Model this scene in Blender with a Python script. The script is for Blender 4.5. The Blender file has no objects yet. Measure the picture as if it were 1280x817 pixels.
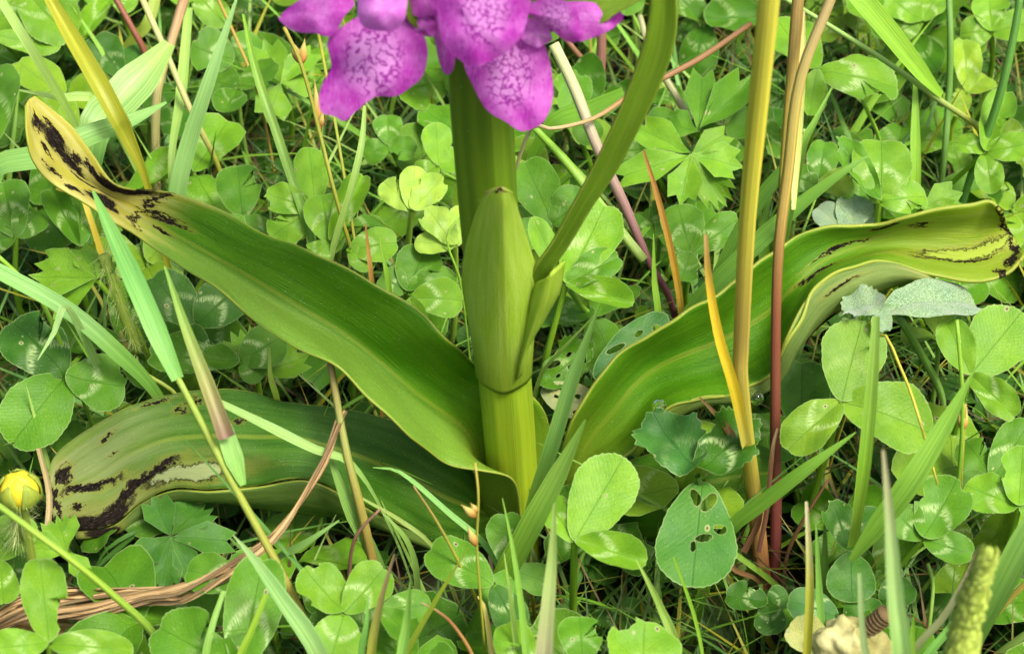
import bpy, math, random
import numpy as np
from mathutils import Vector, Matrix
R = math.radians
random.seed(7); RNG = np.random.default_rng(11)
SC = bpy.context.scene
COL = SC.collection
S = 0.01                                   # everything below is written in centimetres

# ------------------------------------------------------------------ camera, sky, sun, exposure
F_PX, PITCH = 2389.0, R(42)
CAM = Vector((-0.07, -21.26, 24.2))        # cm above the soil
FWD = Vector((0, math.cos(PITCH), -math.sin(PITCH)))
RGT = Vector((1, 0, 0)); UPV = Vector((0, math.sin(PITCH), math.cos(PITCH)))
cd = bpy.data.cameras.new('camera'); cam = bpy.data.objects.new('camera', cd); COL.objects.link(cam)
cam.location = CAM * S; cam.rotation_euler = (R(90) - PITCH, 0, 0)
cd.sensor_fit = 'HORIZONTAL'; cd.sensor_width = 36; cd.angle = 2 * math.atan(640 / F_PX)
cd.clip_start = 0.005; cd.clip_end = 100
cd.dof.use_dof = True; cd.dof.focus_distance = 0.31; cd.dof.aperture_fstop = 44
SC.camera = cam
w = bpy.data.worlds.new('World'); SC.world = w; w.use_nodes = True
nt = w.node_tree; sky = nt.nodes.new('ShaderNodeTexSky'); sky.sky_type = 'NISHITA'; sky.sun_disc = False
SUN_EL, SUN_AZ = R(62), R(128)              # azimuth measured from +Y towards +X
sky.sun_elevation = SUN_EL; sky.sun_rotation = SUN_AZ
sky.air_density = 1.0; sky.dust_density = 7.0; sky.ozone_density = 0.3
bg = nt.nodes['Background']; bg.inputs['Strength'].default_value = 0.085
nt.links.new(sky.outputs['Color'], bg.inputs['Color'])
sd = bpy.data.lights.new('sun', 'SUN'); sd.energy = 1.5; sd.angle = R(16); sd.color = (1, .96, .88)
sun = bpy.data.objects.new('sun', sd); COL.objects.link(sun)
sdir = Vector((math.cos(SUN_EL) * math.sin(SUN_AZ), math.cos(SUN_EL) * math.cos(SUN_AZ), math.sin(SUN_EL)))
sun.rotation_euler = (-sdir).to_track_quat('-Z', 'Y').to_euler(); sun.location = sdir * 2
SC.view_settings.view_transform = 'Standard'; SC.view_settings.look = 'None'
SC.view_settings.exposure = 1.55; SC.view_settings.gamma = 1
SC.cycles.max_bounces = 6; SC.cycles.transparent_max_bounces = 8

# ------------------------------------------------------------------ geometry helpers (centimetres)
def ray(px, py): return FWD + RGT * ((px - 640) / F_PX) + UPV * ((408.5 - py) / F_PX)
def PH(px, py, h):                         # the point at height h seen in that direction
    d = ray(px, py); return CAM + d * ((h - CAM.z) / d.z)
def PY(px, py, y):                         # the point on the upright plane y
    d = ray(px, py); return CAM + d * ((y - CAM.y) / d.y)
def PN(px, py, p0, n):                     # the point on a tilted plane
    d = ray(px, py); return CAM + d * ((p0 - CAM).dot(n) / d.dot(n))
def depth(p): return (p - CAM).dot(FWD)
def proj(p):
    d = p - CAM; z = d.dot(FWD); return 640 + F_PX * d.dot(RGT) / z, 408.5 - F_PX * d.dot(UPV) / z
def jit(a): return Vector(RNG.normal(0, a, 3))
def spline(pts, n):
    """Catmull-Rom through the rows of pts, n samples"""
    P = np.array([list(p) for p in pts], float)
    if len(P) == 2: return np.linspace(P[0], P[1], n)
    d = np.r_[0, np.cumsum(np.sqrt(np.linalg.norm(np.diff(P[:, :3], axis=0), axis=1)) + 1e-6)]
    Q = np.vstack([2 * P[0] - P[1], P, 2 * P[-1] - P[-2]])
    m = (Q[2:] - Q[:-2]); dd = np.r_[d[1] - d[0], d[2:] - d[:-2], d[-1] - d[-2]]
    dd[0] *= 2; dd[-1] *= 2
    m = m / dd[:, None]
    out = []
    for t in np.linspace(0, d[-1], n):
        i = min(max(np.searchsorted(d, t, side='right') - 1, 0), len(P) - 2)
        L = d[i + 1] - d[i]; s = (t - d[i]) / L
        out.append((2*s**3 - 3*s**2 + 1) * P[i] + (s**3 - 2*s**2 + s) * L * m[i] + (-2*s**3 + 3*s**2) * P[i+1] + (s**3 - s**2) * L * m[i+1])
    return np.array(out)
def lin(vals, n):
    v = np.array(vals, float)
    if v.ndim == 0: return np.full(n, float(v))
    x = np.linspace(0, len(v) - 1, n); i = np.minimum(x.astype(int), len(v) - 2); f = x - i
    return v[i] * (1 - f) + v[i + 1] * f if v.ndim == 1 else v[i] * (1 - f)[:, None] + v[i + 1] * f[:, None]
def mesh(name, V, Fc, uv=None, col=None, origin=(0, 0, 0), smooth=True):
    me = bpy.data.meshes.new(name)
    V = (np.asarray(V, float) - np.array(origin)) * S
    me.from_pydata(V.tolist(), [], [tuple(int(i) for i in f) for f in Fc])
    idx = np.zeros(len(me.loops), np.int32); me.loops.foreach_get('vertex_index', idx)
    if uv is not None:
        l = me.uv_layers.new(name='UVMap'); l.data.foreach_set('uv', np.asarray(uv, np.float32)[idx].ravel())
    if col is not None:
        c = np.ones((len(V), 4), np.float32); c[:, :3] = np.asarray(col)[:, :3]
        a = me.color_attributes.new('Col', 'FLOAT_COLOR', 'POINT'); a.data.foreach_set('color', c.ravel())
    if smooth: me.polygons.foreach_set('use_smooth', np.ones(len(me.polygons), bool))
    me.update(); return me
def link(name, me, mat=None, parent=None, loc=None, color=None):
    o = bpy.data.objects.new(name, me); COL.objects.link(o)
    if mat is not None and me is not None and not me.materials: me.materials.append(mat)
    if loc is not None: o.location = Vector(loc) * S
    if parent is not None: o.parent = parent
    if color is not None: o.color = (*color[:3], 1)
    return o
def tag(o, label=None, cat=None, group=None, kind=None):
    if label: o['label'] = label
    if cat: o['category'] = cat
    if group: o['group'] = group
    if kind: o['kind'] = kind
    return o
def thing(name, label, cat, loc, group=None):
    return tag(link(name, None, loc=loc), label, cat, group)
def sheet_data(G, thick=0.0, uv0=None):
    """grid of points G[i,j] -> verts, faces, uv; thick > 0 gives it two faces and a rim"""
    n, m, _ = G.shape
    uu, vv = np.meshgrid(np.linspace(0, 1, m), np.linspace(0, 1, n)); uv = np.stack([uu, vv], -1).reshape(-1, 2)
    V = G.reshape(-1, 3); Fc = [(i*m+j, i*m+j+1, (i+1)*m+j+1, (i+1)*m+j) for i in range(n-1) for j in range(m-1)]
    if thick > 0:
        du = np.gradient(G, axis=1); dv = np.gradient(G, axis=0); N = np.cross(du, dv)
        N /= np.linalg.norm(N, axis=-1, keepdims=True) + 1e-9
        V2 = (G - N * thick).reshape(-1, 3); k = n * m
        rim = [0*m+j for j in range(m)] + [i*m+m-1 for i in range(1, n)] + [(n-1)*m+j for j in range(m-2, -1, -1)] + [i*m for i in range(n-2, 0, -1)]
        Fc = Fc + [tuple(k + x for x in reversed(f)) for f in Fc]
        Fc += [(rim[a], rim[(a+1) % len(rim)] + 0, rim[(a+1) % len(rim)] + k, rim[a] + k)[::-1] for a in range(len(rim))]
        V = np.vstack([V, V2]); uv = np.vstack([uv, uv])
    return V, Fc, uv
def ripple(G, amp, waves, seed):
    r = random.Random(seed); n, m, _ = G.shape; N = np.cross(np.gradient(G, axis=1), np.gradient(G, axis=0)); N /= np.linalg.norm(N, axis=-1, keepdims=True) + 1e-9
    t = np.linspace(0, 1, n)[:, None]; e = np.abs(np.linspace(-1, 1, m))[None, :] ** 3; sg = np.linspace(-1, 1, m)[None, :]
    w_ = sum(np.sin(2 * np.pi * waves * k * t + r.random() * 6 + sg * 1.3) / k for k in (1, 1.7, 3.1)); return G + N * (amp * e * w_ * np.sin(np.pi * np.clip(t * 1.15, 0, 1)) )[..., None] + N * (.012 * np.sin(9 * sg + 14 * t + 2) * np.sin(23 * t))[..., None]
def loft(rows, n, m):
    """rows: stations of K points -> n x m grid"""
    K = len(rows[0])
    A = np.array([spline([r[k] for r in rows], n) for k in range(K)])      # K,n,3
    return np.array([spline(A[:, i], m) for i in range(n)])
def tube_data(C, rad, sides=8, cap=True):
    C = np.asarray(C, float); n = len(C); rad = lin(rad, n)
    T = np.gradient(C, axis=0); T /= np.linalg.norm(T, axis=1, keepdims=True) + 1e-9
    ref = np.array([0.31, -0.9, 0.3]); V = []; prev = None
    for i in range(n):
        a = (ref if prev is None else prev); a = a - T[i] * a.dot(T[i]); a /= np.linalg.norm(a) + 1e-9; prev = a
        b = np.cross(T[i], a)
        for k in range(sides):
            th = 2 * math.pi * k / sides; V.append(C[i] + rad[i] * (a * math.cos(th) + b * math.sin(th)))
    Fc = [(i*sides+k, i*sides+(k+1) % sides, (i+1)*sides+(k+1) % sides, (i+1)*sides+k) for i in range(n-1) for k in range(sides)]
    if cap:
        V.append(C[0]); V.append(C[-1]); a, b = n*sides, n*sides+1
        Fc += [(a, (k+1) % sides, k) for k in range(sides)] + [(b, (n-1)*sides+k, (n-1)*sides+(k+1) % sides) for k in range(sides)]
    uv = [(k / sides, i / (n-1)) for i in range(n) for k in range(sides)] + ([(0, 0), (0, 1)] if cap else [])
    return np.array(V), Fc, np.array(uv)

# ------------------------------------------------------------------ shader helpers
class Sh:
    def __init__(s, name):
        s.mat = bpy.data.materials.new(name); s.mat.use_nodes = True
        s.nt = s.mat.node_tree; s.nt.nodes.clear(); s.out = s.n('OutputMaterial')
    def n(s, t): return s.nt.nodes.new('ShaderNode' + t)
    def put(s, sock, v):
        if hasattr(v, 'links'): s.nt.links.new(v, sock)
        elif isinstance(v, (tuple, list)): sock.default_value = tuple(v) + ((1,) if len(v) == 3 and len(sock.default_value) == 4 else ())
        else: sock.default_value = v
    def m(s, op, a, b=0.0, c=0.0):
        x = s.n('Math'); x.operation = op; s.put(x.inputs[0], a); s.put(x.inputs[1], b); s.put(x.inputs[2], c); return x.outputs[0]
    def mix(s, f, a, b, bt='MIX'):
        x = s.n('Mix'); x.data_type = 'RGBA'; x.blend_type = bt; s.put(x.inputs[0], f); s.put(x.inputs[6], a); s.put(x.inputs[7], b); return x.outputs[2]
    def step(s, v, a, b):                    # smooth 0 at a -> 1 at b
        x = s.n('MapRange'); x.interpolation_type = 'SMOOTHSTEP'; s.put(x.inputs[0], v); s.put(x.inputs[1], a); s.put(x.inputs[2], b); return x.outputs[0]
    def noise(s, vec, scale, detail=2.0, col=False, rough=.5):
        x = s.n('TexNoise'); s.put(x.inputs['Vector'], vec); s.put(x.inputs['Scale'], scale); s.put(x.inputs['Detail'], detail); s.put(x.inputs['Roughness'], rough)
        return x.outputs['Color' if col else 'Fac']
    def vor(s, vec, scale, feat='F1', out='Distance'):
        x = s.n('TexVoronoi'); x.feature = feat; s.put(x.inputs['Vector'], vec); s.put(x.inputs['Scale'], scale); return x.outputs[out]
    def uv(s):
        x = s.n('UVMap'); x.uv_map = 'UVMap'; q = s.n('SeparateXYZ'); s.nt.links.new(x.outputs[0], q.inputs[0]); return q.outputs[0], q.outputs[1], x.outputs[0]
    def xyz(s, x, y, z=0.0):
        c = s.n('CombineXYZ'); s.put(c.inputs[0], x); s.put(c.inputs[1], y); s.put(c.inputs[2], z); return c.outputs[0]
    def info(s): return s.n('ObjectInfo')
    def pos(s): return s.n('TexCoord').outputs['Object']
    def attr(s, a='Col'): x = s.n('Attribute'); x.attribute_name = a; return x.outputs['Color']
    def bump(s, h, strength=.3, dist=.0005):
        x = s.n('Bump'); s.put(x.inputs['Height'], h); x.inputs['Strength'].default_value = strength; x.inputs['Distance'].default_value = dist; return x.outputs[0]
    def leaf(s, col, rough=.45, trans=.3, nrm=None, tcol=None, spec=.4, alpha=None, sheen=0):
        p = s.n('BsdfPrincipled'); s.put(p.inputs['Base Color'], col); s.put(p.inputs['Roughness'], rough); s.put(p.inputs['Specular IOR Level'], spec)
        if sheen: p.inputs['Sheen Weight'].default_value = sheen
        t = s.n('BsdfTranslucent'); s.put(t.inputs[0], tcol if tcol is not None else s.mix(1.0, col, (1.25, 1.15, .45), 'MULTIPLY'))
        if nrm is not None: s.nt.links.new(nrm, p.inputs['Normal']); s.nt.links.new(nrm, t.inputs['Normal'])
        x = s.n('MixShader'); s.put(x.inputs[0], trans); s.nt.links.new(p.outputs[0], x.inputs[1]); s.nt.links.new(t.outputs[0], x.inputs[2]); o = x.outputs[0]
        if alpha is not None:
            tr = s.n('BsdfTransparent'); y = s.n('MixShader'); s.put(y.inputs[0], alpha); s.nt.links.new(o, y.inputs[1]); s.nt.links.new(tr.outputs[0], y.inputs[2]); o = y.outputs[0]
        s.nt.links.new(o, s.out.inputs[0]); return s.mat

def clover_mat(name, holes=(), chev=1.0, rnd_holes=True, sheen=0, veins=1.0, spec=.22):
    s = Sh(name); u, v, uvv = s.uv(); inf = s.info(); rnd = inf.outputs['Random']; base = inf.outputs['Color']
    x = s.m('SUBTRACT', u, .5); ax = s.m('ABSOLUTE', x)
    seed = s.m('MULTIPLY', rnd, 37.0); q = s.xyz(u, v, seed)
    n1 = s.noise(q, 3.0, 3); n2 = s.noise(q, 28.0, 3)
    c = s.mix(s.step(n1, .3, .7), base, s.mix(1.0, base, (1.35, 1.18, .9), 'MULTIPLY'))
    c = s.mix(s.m('MULTIPLY', s.step(n2, .45, .75), .42), c, s.mix(1.0, base, (.7, .78, .7), 'MULTIPLY'))
    # side veins run up and out from the midrib
    vn = s.m('ADD', s.m('SUBTRACT', v, s.m('MULTIPLY', ax, .75)), s.m('MULTIPLY', n1, .05))
    vs = s.m('ABSOLUTE', s.m('SINE', s.m('MULTIPLY', vn, 58.0))); vl = s.m('SUBTRACT', 1.0, s.step(vs, .0, .35))
    c = s.mix(s.m('MULTIPLY', vl, .14 * veins), c, s.mix(1.0, base, (1.9, 1.55, 1.6), 'MULTIPLY'))
    mid = s.m('SUBTRACT', 1.0, s.step(ax, .004, .014))
    c = s.mix(s.m('MULTIPLY', mid, .55), c, s.mix(1.0, base, (.55, .62, .6), 'MULTIPLY'))
    fv = s.m('ABSOLUTE', s.m('SINE', s.m('MULTIPLY', vn, 130.0))); c = s.mix(s.m('MULTIPLY', s.m('SUBTRACT', 1.0, s.step(fv, 0.0, .5)), .16 * veins), c, s.mix(1.0, base, (.55, .65, .55), 'MULTIPLY'))
    # the pale chevron of a clover leaflet, broken up along the veins
    arch = s.m('SUBTRACT', v, s.m('SUBTRACT', .52, s.m('MULTIPLY', s.m('MULTIPLY', ax, ax), 2.2)))
    brk = s.noise(s.xyz(s.m('MULTIPLY', vn, 3.0), s.m('MULTIPLY', ax, 1.0), seed), 14.0, 4)
    arch = s.m('ADD', arch, s.m('MULTIPLY', s.m('SUBTRACT', brk, .5), .22))
    cm = s.m('MULTIPLY', s.m('SUBTRACT', 1.0, s.step(s.m('ABSOLUTE', arch), .02, .11)), s.step(brk, .3, .65))
    cm = s.m('MULTIPLY', cm, s.m('MULTIPLY', s.step(ax, .015, .05), s.m('SUBTRACT', 1.0, s.step(ax, .3, .36))))
    cm = s.m('MULTIPLY', cm, s.m('MULTIPLY', s.step(s.m('FRACT', s.m('MULTIPLY', rnd, 7.3)), .1, .45), 1.0 * chev))
    c = s.mix(s.m('MULTIPLY', cm, .8), c, (.40, .54, .22))
    # specks: pale dots with a dark ring, some of them eaten through
    wq = s.xyz(s.m('ADD', u, s.m('MULTIPLY', n1, .1)), v, seed)
    d = s.vor(wq, 4.2); pick = s.n('SeparateXYZ'); s.put(pick.inputs[0], s.vor(wq, 4.2, 'F1', 'Color'))
    on = s.step(pick.outputs[0], .5, .52); sz = s.m('ADD', .05, s.m('MULTIPLY', pick.outputs[1], .07))
    r_ = s.m('DIVIDE', d, sz)
    c = s.mix(s.m('MULTIPLY', on, s.m('SUBTRACT', 1.0, s.step(r_, .9, 1.7))), c, (.3, .36, .14))
    c = s.mix(s.m('MULTIPLY', on, s.m('SUBTRACT', 1.0, s.step(r_, .5, .8))), c, (.12, .09, .03))
    sp = s.vor(q, 26.0); c = s.mix(s.m('MULTIPLY', s.m('SUBTRACT', 1.0, s.step(sp, .06, .14)), .6), c, (.4, .5, .25))
    rimf = s.n('Attribute'); rimf.attribute_name = 'Rim'; c = s.mix(s.m('MULTIPLY', s.step(s.m('ADD', rimf.outputs['Fac'], s.m('MULTIPLY', s.m('SUBTRACT', n2, .5), .03)), .962, .99), .6), c, s.mix(.55, base, (.4, .52, .2)))
    if sheen:
        wn = s.noise(q, 75.0, 4); c = s.mix(s.step(wn, .4, .62), s.mix(1.0, c, (.6, .72, .55), 'MULTIPLY'), s.mix(.35, c, (.55, .65, .5)))
    alpha = None
    if rnd_holes: alpha = s.m('MULTIPLY', s.m('MULTIPLY', on, s.step(pick.outputs[2], .45, .5)), s.m('SUBTRACT', 1.0, s.step(r_, .42, .5)))
    for (hu, hv, ru, rv, k) in holes:
        nu = s.m('ADD', s.m('SUBTRACT', u, hu), s.m('MULTIPLY', s.m('SUBTRACT', s.noise(q, 9.0, 2), .5), .06))
        nv = s.m('SUBTRACT', v, hv); nu2 = s.m('SUBTRACT', nu, s.m('MULTIPLY', nv, k))
        dd = s.m('ADD', s.m('POWER', s.m('DIVIDE', nu2, ru), 2.0), s.m('POWER', s.m('DIVIDE', nv, rv), 2.0))
        c = s.mix(s.m('SUBTRACT', 1.0, s.step(dd, 1.1, 1.4)), c, (.2, .27, .09))
        h = s.m('SUBTRACT', 1.0, s.step(dd, .95, 1.05)); alpha = h if alpha is None else s.m('MAXIMUM', alpha, h)
    nr = s.bump(s.m('ADD', s.m('MULTIPLY', vl, -.45), s.m('ADD', s.m('MULTIPLY', n2, .8), s.m('MULTIPLY', mid, -1.5))), .28, .0004)
    return s.leaf(c, .46 if not sheen else .8, .24, nr, alpha=alpha, spec=spec if not sheen else .1, sheen=sheen)
def blade_mat(name, rough=.4, trans=.28, stripes=9.0, spots=.25):
    s = Sh(name); u, v, _ = s.uv(); inf = s.info(); rnd = inf.outputs['Random']
    base = s.mix(1.0, s.mix(1.0, s.attr(), inf.outputs['Color'], 'MULTIPLY'), (1.08, 1.1, 1.0), 'MULTIPLY'); seed = s.m('MULTIPLY', rnd, 31.0)
    lines = s.noise(s.xyz(s.m('MULTIPLY', u, stripes), s.m('MULTIPLY', v, .7), seed), 3.0, 3)
    mott = s.noise(s.xyz(s.m('MULTIPLY', u, 1.5), s.m('MULTIPLY', v, 7.0), seed), 3.0, 4)
    c = s.mix(s.step(lines, .35, .7), s.mix(1.0, base, (.72, .78, .7), 'MULTIPLY'), s.mix(1.0, base, (1.22, 1.15, 1.15), 'MULTIPLY'))
    c = s.mix(s.m('MULTIPLY', s.step(mott, .5, .8), spots), c, s.mix(1.0, base, (1.5, 1.0, .5), 'MULTIPLY'))
    midl = s.m('SUBTRACT', 1.0, s.step(s.m('ABSOLUTE', s.m('SUBTRACT', u, .5)), .02, .07))
    c = s.mix(s.m('MULTIPLY', midl, .35), c, s.mix(1.0, base, (1.3, 1.25, 1.2), 'MULTIPLY'))
    sp = s.vor(s.xyz(s.m('MULTIPLY', u, 2.0), s.m('MULTIPLY', v, 12.0), seed), 6.0); c = s.mix(s.m('MULTIPLY', s.m('SUBTRACT', 1.0, s.step(sp, .07, .13)), .4), c, (.35, .3, .15))
    return s.leaf(c, rough, trans, s.bump(lines, .35, .0003))
def orchid_mat(name, dark=(.05, .18, .004), light=(.115, .285, .008), yellow=(.34, .33, .03), um=.5, vy=(.75, 1.0), blots=(), base_l=.25, pale=(.42, .40, .16), lit_half=0.0, rough=.38, vein=.3):
    """parallel-veined leaf; blots = (kind, u, v, ru, rv, skew): k = black rot and painted crease shade, p = bleached with a black rim"""
    s = Sh(name); u, v, uvv = s.uv()
    long = s.noise(s.xyz(s.m('MULTIPLY', u, 2.4), s.m('MULTIPLY', v, 1.1), 3.0), 4.0, 4); fine = s.noise(s.xyz(s.m('MULTIPLY', u, 14.0), s.m('MULTIPLY', v, 3.0), 1.0), 8.0, 4)
    big = s.noise(uvv, 3.0, 3)
    c = s.mix(s.m('MULTIPLY', s.step(long, .2, .85), .8), dark, light)
    c = s.mix(s.m('MULTIPLY', s.step(fine, .45, .8), .22), c, s.mix(1.0, light, (1.2, 1.1, 1.2), 'MULTIPLY'))
    if lit_half: c = s.mix(s.m('MULTIPLY', s.step(u, um - .02, um + .12), lit_half), c, (.21, .37, .05))  # side below the midrib painted paler for the light it catches
    c = s.mix(s.m('SUBTRACT', 1.0, s.step(v, 0.0, base_l)), c, (.2, .31, .02))
    gr = s.noise(s.xyz(s.m('MULTIPLY', u, 1.0), s.m('MULTIPLY', v, 5.0), 2.0), 60.0, 3); c = s.mix(s.m('MULTIPLY', s.step(gr, .52, .72), .4), c, s.mix(1.0, c, (1.5, 1.4, 1.3), 'MULTIPLY')); c = s.mix(s.m('MULTIPLY', s.step(gr, .48, .3), .35), c, s.mix(1.0, c, (.6, .66, .6), 'MULTIPLY'))
    res = s.noise(s.xyz(u, s.m('MULTIPLY', v, 4.0), 12.0), 11.0, 5, rough=.7); c = s.mix(s.m('MULTIPLY', s.step(res, .66, .74), .55), c, (.42, .46, .26))
    ve = s.m('ABSOLUTE', s.m('SINE', s.m('MULTIPLY', s.m('ADD', u, s.m('MULTIPLY', big, .02)), 27.0))); vl = s.m('SUBTRACT', 1.0, s.step(ve, 0.0, .11))
    c = s.mix(s.m('MULTIPLY', vl, vein), c, s.mix(1.0, c, (.6, .68, .6), 'MULTIPLY'))
    mid = s.m('SUBTRACT', 1.0, s.step(s.m('ABSOLUTE', s.m('SUBTRACT', u, um)), .008, .035)); c = s.mix(s.m('MULTIPLY', mid, .5), c, (.24, .32, .03))
    yv = s.m('ADD', v, s.m('MULTIPLY', s.m('SUBTRACT', big, .5), .3)); ym = s.step(yv, vy[0], vy[1]); c = s.mix(ym, c, s.mix(s.step(long, .3, .7), yellow, pale))
    eu = s.m('MINIMUM', u, s.m('SUBTRACT', 1.0, u)); c = s.mix(s.m('SUBTRACT', 1.0, s.step(eu, .002, .009)), c, (.30, .37, .05))
    nz = s.noise(s.xyz(s.m('MULTIPLY', u, 1.0), s.m('MULTIPLY', v, 3.0), 5.0), 7.0, 5, True, .62); sep = s.n('SeparateXYZ'); s.put(sep.inputs[0], nz)
    nz2 = s.noise(s.xyz(u, s.m('MULTIPLY', v, 4.0), 8.0), 26.0, 5, True, .7); sep2 = s.n('SeparateXYZ'); s.put(sep2.inputs[0], nz2)
    du = s.m('ADD', s.m('MULTIPLY', s.m('SUBTRACT', sep.outputs[0], .5), .2), s.m('MULTIPLY', s.m('SUBTRACT', sep2.outputs[0], .5), .13)); dv = s.m('ADD', s.m('MULTIPLY', s.m('SUBTRACT', sep.outputs[1], .5), .09), s.m('MULTIPLY', s.m('SUBTRACT', sep2.outputs[1], .5), .06))
    blk = None; bl = None; halo = None
    for (k, u0, v0, ru, rv, sk) in blots:
        b = s.m('ADD', s.m('SUBTRACT', v, v0), dv); a = s.m('SUBTRACT', s.m('ADD', s.m('SUBTRACT', u, u0), du), s.m('MULTIPLY', b, sk))
        d = s.m('SQRT', s.m('ADD', s.m('POWER', s.m('DIVIDE', a, ru), 2.0), s.m('POWER', s.m('DIVIDE', b, rv), 2.0)))
        hl = s.m('SUBTRACT', 1.0, s.step(d, .9, 1.9)); halo = hl if halo is None else s.m('MAXIMUM', halo, hl)
        mk = s.m('SUBTRACT', 1.0, s.step(d, .7, 1.08)); blk = mk if blk is None else s.m('MAXIMUM', blk, mk)
        if k == 'p':
            ml = s.m('SUBTRACT', 1.0, s.step(d, .62, .78)); bl = ml if bl is None else s.m('MAXIMUM', bl, ml)
    if blk is not None:
        c = s.mix(s.m('MULTIPLY', halo, .38), c, s.mix(fine, (.34, .33, .04), (.24, .17, .03)))
        rot = s.mix(s.m('MULTIPLY', s.step(fine, .35, .75), s.step(sep2.outputs[2], .35, .65)), (.007, .005, .004), (.06, .045, .032)); c = s.mix(blk, c, rot)
        if bl is not None: c = s.mix(s.m('MULTIPLY', bl, s.step(long, .28, .4)), c, s.mix(fine, pale, s.mix(1.0, pale, (1.25, 1.2, 1.5), 'MULTIPLY')))
    sp = s.vor(s.xyz(s.m('MULTIPLY', u, 2.0), s.m('MULTIPLY', v, 7.0), 0.0), 16.0); c = s.mix(s.m('MULTIPLY', s.m('SUBTRACT', 1.0, s.step(sp, .06, .11)), .55), c, (.5, .55, .36))  # pale specks: painted glints along with white residue
    sp2 = s.vor(s.xyz(s.m('MULTIPLY', u, 2.2), s.m('MULTIPLY', v, 7.0), 9.0), 5.0); c = s.mix(s.m('SUBTRACT', 1.0, s.step(sp2, .02, .05)), c, (.02, .02, .015))
    h = s.m('ADD', s.m('MULTIPLY', vl, -1.0), s.m('ADD', s.m('MULTIPLY', fine, 1.2), s.m('MULTIPLY', long, .8)))
    rg = rough if blk is None else s.m('ADD', rough, s.m('MULTIPLY', blk, .35))
    return s.leaf(c, rg, .26, s.bump(h, .4, .0004), spec=.2 if blk is None else s.m('SUBTRACT', .2, s.m('MULTIPLY', blk, .14)))
def petal_mat(name, marks=1.0, base=(.46, .03, .43), lightc=(.78, .30, .78)):
    s = Sh(name); u, v, uvv = s.uv(); inf = s.info(); seed = s.m('MULTIPLY', inf.outputs['Random'], 21.0); q = s.xyz(u, v, seed)
    n = s.noise(q, 4.0, 4); c = s.mix(s.step(n, .3, .75), base, s.mix(.45, base, lightc))
    fine = s.noise(s.xyz(s.m('MULTIPLY', u, 3.0), v, seed), 14.0, 4); c = s.mix(s.m('MULTIPLY', s.step(fine, .45, .8), .35), c, lightc)
    if marks:
        nz = s.noise(q, 6.0, 2, True); w_ = s.mix(.12, s.xyz(u, v, seed), nz)
        cx = s.m('DIVIDE', s.m('SUBTRACT', u, .5), .3); cy = s.m('DIVIDE', s.m('SUBTRACT', v, .42), .4)
        cen = s.m('SUBTRACT', 1.0, s.step(s.m('SQRT', s.m('ADD', s.m('POWER', cx, 2.0), s.m('POWER', cy, 2.0))), .45, 1.15))
        c = s.mix(s.m('MULTIPLY', cen, .5 * marks), c, (.8, .45, .82))
        wv = s.noise(q, 11.0, 3); loop = s.m('SUBTRACT', 1.0, s.step(s.m('ABSOLUTE', s.m('SUBTRACT', wv, .5)), .015, .055))
        c = s.mix(s.m('MULTIPLY', loop, s.m('MULTIPLY', s.step(cen, .02, .5), .95 * marks)), c, (.3, .01, .3))
        dt = s.vor(q, 13.0); c = s.mix(s.m('MULTIPLY', s.m('SUBTRACT', 1.0, s.step(dt, .12, .3)), .6), c, (.34, .02, .36))
    return s.leaf(c, .5, .35, s.bump(fine, .3, .0004), tcol=s.mix(1.0, c, (1.2, .8, 1.2), 'MULTIPLY'), spec=.25)
def plain_mat(name, dark, light, scale=400.0, rough=.7, stretch=(1, 1, .25), trans=.05, bump=.5):
    s = Sh(name); tc = s.pos(); mp = s.n('Mapping'); s.put(mp.inputs[0], tc); mp.inputs['Scale'].default_value = stretch
    n = s.noise(mp.outputs[0], scale, 5); c = s.mix(s.step(n, .3, .72), dark, light); c = s.mix(1.0, c, s.info().outputs['Color'], 'MULTIPLY')
    return s.leaf(c, rough, trans, s.bump(n, bump, .0006), spec=.25)
M = dict(
    clover=clover_mat('clover_leaf'), clover_plain=clover_mat('clover_leaf_low', chev=.6, rnd_holes=False, spec=.15),
    holey=clover_mat('clover_leaf_eaten', holes=[(.40, .20, .075, .085, .5), (.56, .17, .055, .075, -.4), (.24, .44, .075, .045, -.3), (.42, .53, .085, .04, .9), (.53, .62, .03, .05, 0)], chev=.3, rnd_holes=False),
    chewed=clover_mat('leaf_chewed', holes=[(.62, .52, .10, .05, .2), (.3, .35, .07, .10, .4), (.52, .8, .13, .05, 0), (.74, .75, .06, .09, 0), (.35, .62, .05, .05, 0), (.55, .3, .04, .04, 0)], chev=.9),
    woolly=clover_mat('leaf_woolly', chev=.2, rnd_holes=False, sheen=.6, veins=.6), crow=clover_mat('buttercup_leaf', chev=0, rnd_holes=False),
    blade=blade_mat('grass_blade_surface'), stem=blade_mat('grass_stem', .5, .15, 5.0), dry=blade_mat('dry_straw', .75, .1, 14.0, .6),
    petal=petal_mat('orchid_lip'), sepal=petal_mat('orchid_sepal', .35), hood=petal_mat('orchid_hood', 0, (.62, .14, .62), (.85, .5, .85)),
)

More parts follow.
